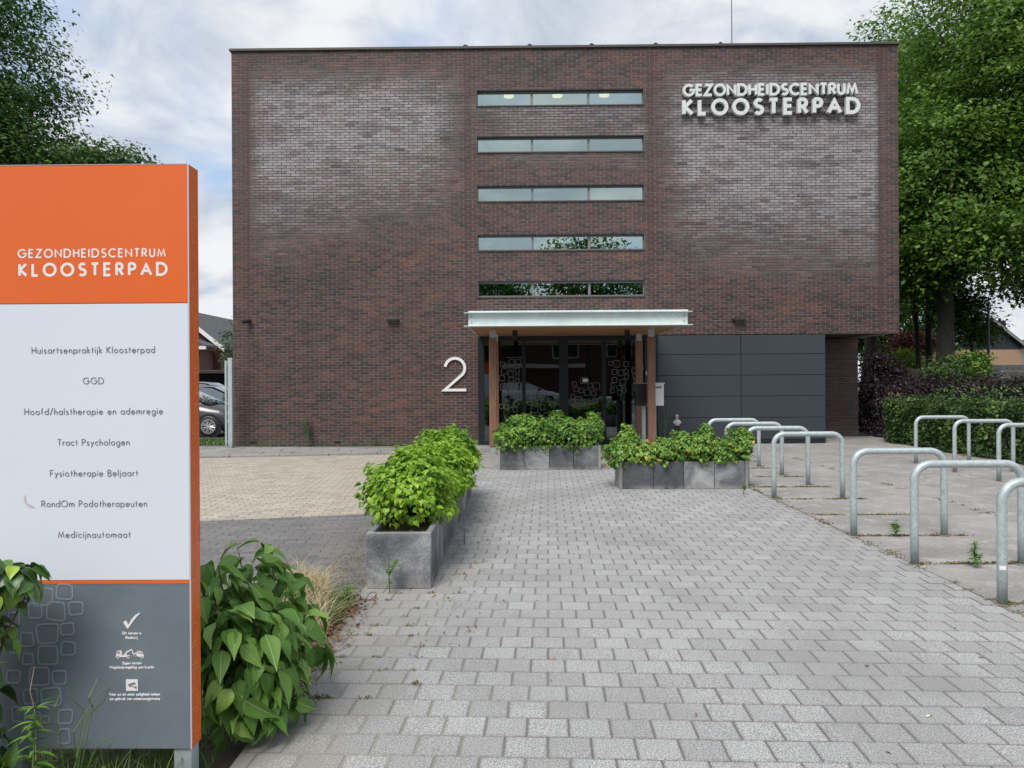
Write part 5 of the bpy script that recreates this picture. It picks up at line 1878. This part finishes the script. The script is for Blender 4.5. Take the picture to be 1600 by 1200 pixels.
def crown_leaves(blobs, n, size, seed, c, droop=0.0, flat=1.0, clump=0.42, per=26):
    rg = np.random.default_rng(seed)
    w_ = np.array([b[3] * b[4] * b[5] for b in blobs]) ** 0.62
    w_ /= w_.sum()
    nc = max(1, n // per)
    bi = rg.choice(len(blobs), nc, p=w_)
    B = np.array(blobs)[bi]
    d_ = rg.normal(size=(nc, 3)); d_ /= np.linalg.norm(d_, axis=1, keepdims=True)
    rad = rg.random(nc) ** 0.38
    lump = 1 + 0.13 * np.sin(d_[:, 0] * 5 + B[:, 0]) * np.cos(d_[:, 2] * 6 + B[:, 1]) + 0.09 * np.sin(d_[:, 1] * 8 + d_[:, 2] * 7)
    C_ = B[:, :3] + d_ * B[:, 3:6] * (rad * lump)[:, None]
    off = rg.normal(size=(nc, per, 3))
    off /= np.linalg.norm(off, axis=2, keepdims=True)
    off *= (rg.random((nc, per, 1)) ** 0.45) * clump * rg.uniform(0.7, 1.5, (nc, 1, 1)) * 1.75 * np.array([1.2, 1.2, 0.55 * flat])
    P = C_[:, None, :] + off
    r2 = np.linalg.norm(off[:, :, :2], axis=2)
    P[:, :, 2] -= droop * r2 ** 1.5
    P = P.reshape(-1, 3)
    D = np.repeat(d_, per, 0)
    N = D * np.array([0.55, 0.55, 0.25]) + np.array([0, 0, 0.75]) + rg.normal(size=P.shape) * 0.42
    Mx = frames(N, rg.uniform(0, 6.28, len(P)))
    return scatter(*LEAF2, P - np.array(c), Mx, size * rg.uniform(0.6, 1.3, len(P)))


def tree(label, name, base, trunk_h, trunk_r, blobs, n, size, mat, seed, droop=0.0, lean=(0, 0), clump=0.42, group=None, per=26, cat='tree', limbs=9):
    o = thing(name, label, cat, base, 0, group)
    rg = np.random.default_rng(seed + 100)
    tk = MB()
    b = np.array(base)
    top = b + np.array([lean[0], lean[1], trunk_h])
    def L(p): return tuple(np.array(p) - b)
    pts = [b + np.array([0, 0, -0.1]), b + np.array([0, 0, 0.3]), (b + top) / 2 + rg.normal(size=3) * 0.05, top]
    tk.tube([L(p) for p in pts], [trunk_r * 1.5, trunk_r * 1.1, trunk_r * 0.92, trunk_r * 0.75], 12)
    for k in range(limbs):
        q = blobs[k % min(3, len(blobs))]
        d_ = rg.normal(size=3); d_ /= np.linalg.norm(d_)
        e = np.array(q[:3]) + d_ * np.array(q[3:6]) * 0.62
        s_ = b + (top - b) * rg.uniform(0.62, 1.0)
        m_ = s_ * 0.55 + e * 0.45 + np.array([0, 0, 0.1 * np.linalg.norm(e - s_)])
        tk.tube([L(s_), L(m_), L(e)], [trunk_r * 0.42, trunk_r * 0.26, trunk_r * 0.07], 7, False)
        for _ in range(2):
            e2 = e + rg.uniform(-1, 1, size=3) * np.array(q[3:6]) * 0.3
            tk.tube([L(m_), L((m_ + e2) / 2 + rg.normal(size=3) * .1), L(e2)], [trunk_r * 0.2, trunk_r * 0.12, trunk_r * 0.04], 5, False)
    part('trunk', tk, M['bark'], o, True)
    V, F = crown_leaves(blobs, n, size, seed, base, droop, 1.0, clump, per)
    tag(link('crown', np_mesh('crown', V, F, mat), o), kind='stuff')
    return o


# the big linden right of the building and the trees behind it
tree('large linden with bright drooping foliage and a thick trunk, right of the building', 'linden_tree', (13.75, 25.0, 0), 6.5, 0.27,
     [(16.0, 25.5, 11.5, 3.6, 4.2, 4.8), (18.5, 24.5, 8.5, 3.6, 3.8, 3.4), (14.0, 25.5, 8.0, 2.5, 3.4, 3.2), (19.5, 26, 14.5, 4.5, 4.5, 4.5), (15.6, 23.8, 5.9, 2.6, 2.0, 1.3), (13.4, 26.0, 5.6, 1.8, 2.0, 1.4)],
     165000, 0.165, M['linden'], 71, droop=0.5, clump=0.42, per=56, limbs=16)
tree('tall tree behind the linden, its top showing over the roof corner', 'broadleaf_tree', (13.6, 30.5, 0), 6.0, 0.24,
     [(16.0, 32.0, 12.2, 2.9, 2.6, 4.1), (15.2, 31.0, 9.5, 2.2, 2.5, 3.4), (14.4, 31, 5.4, 1.7, 1.5, 1.2)], 52000, 0.18, M['linden'], 72, per=50, lean=(0.6, 0), limbs=10)
tree('slim tree with a thin leaning stem between the two thick trunks', 'slim_tree', (14.05, 27.2, 0), 4.6, 0.09, [(13.9, 27.4, 6.0, 1.7, 1.6, 1.5)], 6500, 0.14, M['tree'], 73, lean=(-0.15, 0), limbs=5)
tree('second slim tree close beside the thick linden trunk', 'slim_tree', (14.6, 27.6, 0), 4.8, 0.12, [(15.0, 28.0, 6.2, 1.8, 1.6, 1.4)], 6500, 0.14, M['tree'], 74, limbs=5)
tree('dark bushy tree with low hanging branches left of the lamp post', 'bushy_tree', (15.0, 25.6, 0), 2.4, 0.06, [(15.05, 25.6, 3.1, 0.55, 0.5, 0.55), (14.7, 25.8, 3.8, 0.7, 0.6, 0.6)], 5500, 0.13, M['tree'], 75, limbs=6, per=20, clump=0.3)
tree('loose outer branches of a tree at the right picture edge above the roofs', 'light_crowned_tree', (22.5, 28.0, 0), 4.5, 0.16, [(20.5, 28.0, 6.5, 2.2, 1.6, 1.9), (19.0, 28.0, 5.0, 1.6, 1.2, 0.9)], 8500, 0.20, M['tree'], 76, limbs=8, per=16, clump=0.35)
tree('round lime-green shrub behind the hedge, left of the linden trunk', 'lime_shrub', (14.9, 30.0, 0), 1.3, 0.05, [(14.9, 30.0, 1.95, 0.75, 0.7, 0.6)], 6500, 0.11, M['lime'], 77, clump=0.18, cat='shrub', limbs=4)
tree('yellow-green shrub behind the hedge, right of the linden trunk', 'lime_shrub', (14.0, 24.0, 0), 1.0, 0.04, [(14.0, 24.0, 1.95, 0.48, 0.45, 0.42), (14.0, 24.0, 1.4, 0.4, 0.4, 0.4)], 5200, 0.09, M['ivydark'], 78, clump=0.14, cat='shrub', limbs=4)
tree('dark red-leaved small tree behind the thin trunks', 'red_leaved_tree', (17.6, 34.5, 0), 2.2, 0.08, [(17.6, 34.5, 3.05, 0.85, 0.7, 0.45)], 5500, 0.12, M['redleaf'], 79, clump=0.2, limbs=4)
tree('purple-leaved shrub rising beside the far corner pier', 'purple_shrub', (10.7, 22.9, 0), 1.1, 0.05, [(10.75, 22.9, 1.75, 0.55, 0.5, 0.65)], 3200, 0.09, M['purple'], 80, clump=0.15, cat='shrub', limbs=4)
tree('green conical shrub between the hedge and the trunks', 'green_shrub', (12.9, 22.8, 0), 1.1, 0.05, [(12.6, 22.8, 1.65, 0.6, 0.5, 0.5)], 3600, 0.09, M['hedge'], 81, clump=0.16, cat='shrub', limbs=4)
tree('distant dark tree filling the view behind the trunks', 'background_tree', (19.0, 42.0, 0), 4.0, 0.2, [(19.0, 42.0, 5.2, 4.5, 2.0, 3.0)], 12000, 0.30, M['tree'], 82, clump=0.6, limbs=5)
# left tree
tree('large dark green tree behind the totem at the left edge', 'oak_tree', (-19.8, 26.0, 0), 6.0, 0.35,
     [(-20.1, 26.5, 11.0, 4.4, 4.2, 4.6), (-18.5, 26.0, 8.6, 3.6, 3.0, 2.6), (-21.2, 26.0, 15.5, 4.0, 3.8, 3.4), (-14.2, 26.2, 9.1, 1.5, 1.0, 0.45), (-14.9, 26.2, 8.9, 1.3, 1.0, 0.6)],
     115000, 0.165, M['tree'], 83, clump=0.42, per=50, limbs=14)
tree('small grey-green tree between the left corner of the building and the houses', 'small_tree', (-9.5, 26.5, 0), 1.9, 0.06, [(-9.5, 26.5, 2.75, 0.9, 0.8, 0.85), (-9.3, 26.5, 1.9, 0.6, 0.6, 0.5)], 6500, 0.09, M['greygreen'], 84, clump=0.15, limbs=5)
# trees across the road, behind the photographer: they show in the glass
for i, (x, y, s_) in enumerate(((-9, -27, 1.1), (-2.5, -30, 1.0), (5.5, -26, 1.15), (12, -29, 0.95))):
    tree(['wide tree across the road reflected at the left of the windows', 'tree across the road reflected in the middle of the windows', 'tallest tree across the road reflected in the glass', 'tree across the road reflected at the right of the windows'][i],
         'street_tree', (x, y, 0), 4.0, 0.25, [(x, y, 8.0 * s_, 4.0 * s_, 3.0, 4.2 * s_)], 9000, 0.34, M['tree'], 90 + i, clump=0.6, group='trees across the road', limbs=5)

gable_house('brick house across the road behind the viewer, mirrored in the entrance glass', 'brick_house', -15, 1, -40, -31, 4.5, 9.0, M['redbrick'], M['redbrick'], M['white'], [(-10, -8, 1, 2.6)]) if 0 else None
hedge('far line of dark trees on the horizon behind the houses on the left', 'far_tree_line', -95, -12, 88, 92, 6.2, 16000, 0.75, M['tree'], 66, cat='trees', ragged=1.2)

# lamp post
o = thing('lamp_post', 'thin dark lamp post standing behind the hedge in front of the far house', 'lamp post', (14.55, 24.0, 0))
part('pole', MB().tube([(0, 0, 0), (0, 0, 1.2), (0, 0, 3.75)], [0.06, 0.045, 0.035], 10), M['black'], o)
part('cap', MB().lathe([(0.036, 3.751), (0.05, 3.77), (0.02, 3.83)], n=12), M['black'], o)

# ================================================================== houses
M['farbrick'] = material('tan_brick', fn=lambda nt: (mix(nt, noise(nt, pos(nt), 6.0, 4.0, 0.7), (0.26, 0.165, 0.10), (0.36, 0.24, 0.155)), 0.8))
M['redbrick'] = material('red_brick', fn=lambda nt: (mix(nt, noise(nt, pos(nt), 7.0, 4.0, 0.7), (0.10, 0.048, 0.038), (0.17, 0.08, 0.06)), 0.8))
def tile_fn(nt):
    x, y, z = xyz(nt, pos(nt))
    l = (z * 7.0).frac().ss(0.75, 1.0)
    return mix(nt, l, mix(nt, noise(nt, pos(nt), 3.0, 4.0), (0.05, 0.052, 0.058), (0.09, 0.09, 0.098)), (0.03, 0.03, 0.034)), 0.6
M['rooftile'] = material('roof_tile', fn=tile_fn)
M['cream'] = material('cream_render', (0.55, 0.52, 0.46), 0.8)


def gable_house(label, name, x0, x1, y0, y1, ze, za, wallm, gable_m, verge_m, wins_, loc_y=None, ridge='y', zg=None):
    """house whose gable faces the viewer; wins_ = (x0, x1, z0, z1)"""
    cx, cy = (x0 + x1) / 2, (y0 + y1) / 2
    o = thing(name, label, 'house', (cx, y0, 0))
    zg = zg or ze
    q = lambda x: x - cx
    part('wall', MB().box(q(x0), q(x1), 0, y1 - y0, -0.1, min(ze, zg)), wallm, o)
    xm = cx
    part('gable', MB().prism([(q(x0) + .0, min(ze, zg) + .001), (q(x1), min(ze, zg) + .001), (q(x1), ze + .002), (q(xm), za), (q(x0), ze + .002)], 0.02, y1 - y0 - 0.02), gable_m, o)
    t = 0.16
    sl = (za - ze) / ((x1 - x0) / 2)
    for s_ in (-1, 1):
        ex = (x1 - x0) / 2 + 0.35
        z_e = za - sl * ex
        P = [(0, za + 0.012), (s_ * ex, z_e + 0.012), (s_ * ex, z_e + t), (0, za + t)]
        part('roof', MB().prism(P, -0.35, y1 - y0 + 0.35), M['rooftile'], o)
        part('verge_board', MB().prism([(0, za - 0.10), (s_ * ex, z_e - 0.10), (s_ * ex, z_e + t + .02), (0, za + t + .02)], -0.40, -0.352), verge_m, o)
    for a, b, c, d_ in wins_:
        wf = part('window', MB().box(q(a), q(b), -0.03, -0.002, c, d_), M['white'], o)
        part('pane', MB().box(q(a) + .07, q(b) - .07, -0.045, -0.031, c + .07, d_ - .07), M['black'], wf)
    return o


hr_ = gable_house('far bungalow with dark gable and tan brick wall, right of the lamp post', 'bungalow', 33.6, 38.9, 60, 72, 4.05, 6.2, M['farbrick'], M['black'], M['greytrim'], [(36.4, 37.4, 1.2, 2.4)], zg=3.7)
part('ridge_vent', MB().bbox(1.15, 1.75, 0.4, 1.2, 5.35, 6.0, 0.03), M['black'], hr_)
h2 = gable_house('cream-walled house with brown roof at the right picture edge', 'cream_house', 41.3, 50.5, 62, 64, 4.3, 6.0, M['cream'], M['cream'], M['greytrim'], [(43, 44.6, 1, 2.5)])
hl = gable_house('red brick house with white verge boards and grey roof behind the parked cars', 'brick_house', -22.8, -17.6, 45, 54, 3.67, 5.75, M['redbrick'], M['redbrick'], M['white'], [(-22, -21, 1.0, 2.4)])
# porch roof in front of that house
part('porch_wall', MB().box(1.0, 2.2, -2.0, -0.05, -0.1, 3.35), M['redbrick'], hl)
part('porch_roof', MB().prism([(-0.2, 3.5), (2.6, 3.5), (2.6, 3.62), (0.0, 4.7)], -2.3, -0.42), M['rooftile'], hl)
part('porch_eaves', MB().box(-0.2, 2.7, -2.42, -2.31, 3.36, 3.54), M['white'], hl)
wf = part('window', MB().box(1.6, 1.85, -2.04, -2.002, 2.25, 3.2), M['white'], hl)
part('pane', MB().box(1.64, 1.81, -2.06, -2.041, 2.29, 3.16), M['black'], wf)
part('downpipe', MB().tube([(2.05, -2.08, 0), (2.05, -2.08, 3.35)], 0.045, 8), M['greytrim'], hl)
0 and gable_house('second dark-roofed house behind the red brick house', 'row_house', -27.5, -16.5, 60, 75, 4.4, 7.6, M['redbrick'], M['redbrick'], M['greytrim'], [(-20, -19, 2, 3.5)])
part('row_roof', MB().prism([(-2.5, 4.2), (7.1, 4.2), (7.0, 5.2), (-2.5, 5.2)], 9.4, 12.0), M['rooftile'], hl)
ob_ = gable_house('long dark brick building added unseen behind the viewer to darken the glass reflections', 'added_row_building', -26, 26, -44, -35, 6.2, 8.0, M['redbrick'], M['redbrick'], M['greytrim'], [])  # unseen building, added so the door glass mirrors something dark
for i in range(9):
    wf = part('window', MB().box(-22 + i * 5, -19.6 + i * 5, 9.002, 9.05, 3.6, 5.2), M['white'], ob_)
    part('pane', MB().box(-21.9 + i * 5, -19.7 + i * 5, 9.051, 9.07, 3.7, 5.1), M['black'], wf)
part('white_band', MB().box(-20, 6, 9.002, 9.6, 2.7, 3.05), M['white'], ob_)


# carport
o = thing('carport', 'low dark flat-roofed carport behind the white car', 'carport', (-16.0, 38.0, 0))
part('roof', MB().bbox(-4, 5.0, 0, 5, 1.95, 2.12, 0.02), M['bronze'], o)
for x in (-3.8, -1.2, 1.4, 3.2, 4.8):
    part('post', MB().box(x - .06, x + .06, 0.1, 0.22, -0.1, 1.949), M['greytrim'], o)
part('back_wall', MB().box(-4, 5.0, 4.7, 4.8, -0.1, 1.949), M['inner_dark'], o)
hedge('low garden hedge inside the carport shade', 'garden_hedge', -20, -11, 37.2, 37.8, 1.15, 6000, 0.12, M['hedge'], 64)


def slat_fence(label, x0, x1, y, z0, z1, n, mat, bays):
    o = thing('slat_fence', label, 'fence', ((x0 + x1) / 2, y, 0), 0)
    cx = (x0 + x1) / 2
    h = (z1 - z0) / n
    me = None
    for k in range(bays):
        a, b = x0 + (x1 - x0) * k / bays, x0 + (x1 - x0) * (k + 1) / bays
        part('post', MB().box(a - cx - .04, a - cx + .04, 0.03, 0.11, -0.1, z1 + .03), mat, o)
        for i in range(n):
            part('slat', MB().bbox(a - cx + .02, b - cx - .02, 0, .025, z0 + i * h + .008, z0 + (i + 1) * h - .008, .003), mat, o)
    return o
M['fencegrey'] = material('pale_fence', fn=wood_fn(2, 2, 30, (0.34, 0.34, 0.33), (0.52, 0.52, 0.50)))
M['fencedark'] = material('old_fence', fn=wood_fn(2, 2, 30, (0.10, 0.085, 0.075), (0.18, 0.16, 0.14)))
slat_fence('pale grey slatted fence behind the hedge at the right edge', 16.1, 22.5, 26.4, 0.2, 1.95, 8, M['fencegrey'], 3)
slat_fence('weathered brown slatted fence behind the purple hedge', 13.6, 16.0, 26.9, 0.2, 1.85, 8, M['fencedark'], 1)
o = thing('garden_post', 'short dark square post in front of the far bungalow', 'post', (27.75, 50.0, 0))
part('post', MB().bbox(-0.14, 0.14, -0.14, 0.14, -0.1, 3.1, 0.02), M['dark'], o)


# ================================================================== cars
def car(label, x, y, paint, rz=0.0, tall=1.0):
    """hatchback, nose towards +x, wheels on the ground"""
    o = thing('parked_car', label, 'car', (x, y, -0.06), rz)
    W2 = 0.88
    st = [  # x, z bottom, z belt, half width at belt
        (-2.08, 0.42, 0.78, 0.66), (-2.0, 0.26, 0.92, 0.80), (-1.5, 0.20, 0.97, W2), (-0.6, 0.18, 0.98, W2), (0.3, 0.18, 0.97, W2), (1.0, 0.19, 0.94, W2), (1.55, 0.22, 0.82, 0.86), (1.95, 0.26, 0.68, 0.78), (2.1, 0.36, 0.55, 0.62)]
    V, F = [], []
    for xx, zb, zt, hw_ in st:
        r = [(-hw_ * .94, zb), (-hw_ * 1.0, zb + (zt - zb) * .35), (-hw_, zb + (zt - zb) * .7), (-hw_ * .93, zt), (0, zt + 0.035), (hw_ * .93, zt), (hw_, zb + (zt - zb) * .7), (hw_, zb + (zt - zb) * .35), (hw_ * .94, zb)]
        V += [(xx, a, b * 1.0) for a, b in r]
    n = 9
    for i in range(len(st) - 1):
        for k in range(n):
            j = (k + 1) % n
            F.append((i * n + k, (i + 1) * n + k, (i + 1) * n + j, i * n + j))
    F.append(tuple(range(n))[::-1]); F.append(tuple(range((len(st) - 1) * n, len(st) * n)))
    part('body', MB().add(V, F), paint, o, True)
    T = 1.49 * tall
    cab = [(-1.92, 0.93, .74), (-1.62, T - .14, .62), (-1.2, T - .02, .62), (-0.4, T, .63), (0.15, T - .05, .61), (1.28, 0.90, .74)]
    V, F = [], []
    for xx, zz, hw_ in cab:
        V += [(xx, -hw_, zz), (xx, -hw_ * .6, zz + .02), (xx, hw_ * .6, zz + .02), (xx, hw_, zz)]
    for i in range(len(cab) - 1):
        for k in range(3):
            F.append((i * 4 + k, (i + 1) * 4 + k, (i + 1) * 4 + k + 1, i * 4 + k + 1))
    part('roof', MB().add(V[4:20], [(a, b, c, d_) for a, b, c, d_ in [tuple(i - 4 for i in f) for f in F] if min(a, b, c, d_) >= 0 and max(a, b, c, d_) < 16]), paint, o, True)
    part('windscreen', MB().add([V[16], V[17], V[18], V[19], V[20], V[21], V[22], V[23]], [(0, 4, 5, 1), (1, 5, 6, 2), (2, 6, 7, 3)]), M['carglass'], o, True)
    part('rear_window', MB().add([V[0], V[1], V[2], V[3], V[4], V[5], V[6], V[7]], [(0, 4, 5, 1), (1, 5, 6, 2), (2, 6, 7, 3)]), M['carglass'], o, True)
    for s_ in (-1, 1):
        yb_, yt = s_ * 0.80, s_ * 0.635
        pl = [(-1.86, .95), (-1.58, T - .17), (-1.15, T - .06), (-0.38, T - .04), (0.12, T - .09), (1.12, .94)]
        vs = [(a, yb_ + (yt - yb_) * (b - .93) / (T - .93), b) for a, b in pl]
        part('side_glass', MB().add(vs, [tuple(range(6))]), M['carglass'], o)
        for a, b, c in ((-0.62, -0.50, 0), (-1.42, -1.34, 0), (0.50, 0.57, 0)):
            za = min(T - .05, 0.94 + (1.12 - b) * (T - 1.03) / 1.0) if b > .12 else T - .05
            f_ = lambda z: yb_ * 1.008 + (yt - yb_) * (z - .93) / (T - .93) * 1.0
            part('pillar', MB().add([(a, f_(.94), .94), (b, f_(.94), .94), (b, f_(za), za), (a, f_(za), za)], [(0, 1, 2, 3)]), paint if b > 0 else M['black'], o)
        part('mirror', MB().bbox(0.62, 0.80, s_ * .84 if s_ > 0 else -1.02, 1.02 if s_ > 0 else -.84, .96, 1.10, .035), M['dark'], o)
        part('headlight', MB().bbox(1.72, 1.99, s_ * .60 if s_ > 0 else -.80, .80 if s_ > 0 else -.60, .60, .73, .03), M['white'], o)
        for wx in (-1.32, 1.30):
            wh = thing('wheel', None, None); wh.parent = o; wh.location = (wx, s_ * .80, .315)
            part('tyre', MB().lathe([(.20, -.105), (.29, -.11), (.315, -.07), (.315, .07), (.29, .11), (.20, .105)], n=28, axis='y'), M['dark'], wh, True)
            rim = MB().lathe([(.20, s_ * .04), (.205, s_ * .112), (.185, s_ * .112), (.18, s_ * .05)], n=28, axis='y')
            for k in range(7):
                a = 2 * math.pi * k / 7
                ca, sa = math.cos(a), math.sin(a)
                for e in (-.20, .20):
                    c2, s2 = math.cos(a + e), math.sin(a + e)
                    rim.tube([(ca * .03, s_ * .105, sa * .03), (c2 * .19, s_ * .108, s2 * .19)], [.02, .016], 5)
            rim.lathe([(.05, s_ * .09), (.045, s_ * .122)], n=12, axis='y')
            part('rim', rim, M['alloy'], wh)
            part('arch', MB().lathe([(.355, s_ * .02), (.36, s_ * .098), (.33, s_ * .097)], n=28, axis='y'), M['black'], wh)
        part('door_line', MB().box(-0.555, -0.545, s_ * .882 if s_ > 0 else -.886, .886 if s_ > 0 else -.882, .3, .93).box(0.595, 0.605, s_ * .882 if s_ > 0 else -.886, .886 if s_ > 0 else -.882, .3, .93), M['black'], o)
    part('wiper', MB().tube([(1.22, -.5, .95), (1.0, .1, 1.08)], .012, 5), M['dark'], o)
    return o


M['alloy'] = material('wheel_alloy', (0.50, 0.51, 0.52), 0.35, 0.6)
M['grey_paint'] = material('grey_car_paint', (0.075, 0.072, 0.078), 0.3, 0.3, coat=0.6)
M['white_paint'] = material('white_car_paint', (0.62, 0.63, 0.64), 0.3, 0.0, coat=0.6)
M['dark_paint'] = material('dark_car_paint', (0.03, 0.032, 0.036), 0.3, 0.2, coat=0.6)
M['red_paint'] = material('red_car_paint', (0.30, 0.02, 0.02), 0.3, 0.0, coat=0.6)
car('grey hatchback parked nearest the left corner of the building, front wheel in view', -10.15, 22.6, M['grey_paint'], 0)
car('dark car half hidden between the grey hatchback and the white car', -10.4, 26.2, M['dark_paint'], R(0), 0.98)
car('white car parked behind the grey hatchback', -12.4, 30.6, M['white_paint'], 0, 1.06)
car('white car across the road, reflected in the entrance glass', 0.5, -12.5, M['white_paint'], 0)
car('red car across the road, reflected in the entrance glass', -5.5, -12.5, M['red_paint'], R(180))
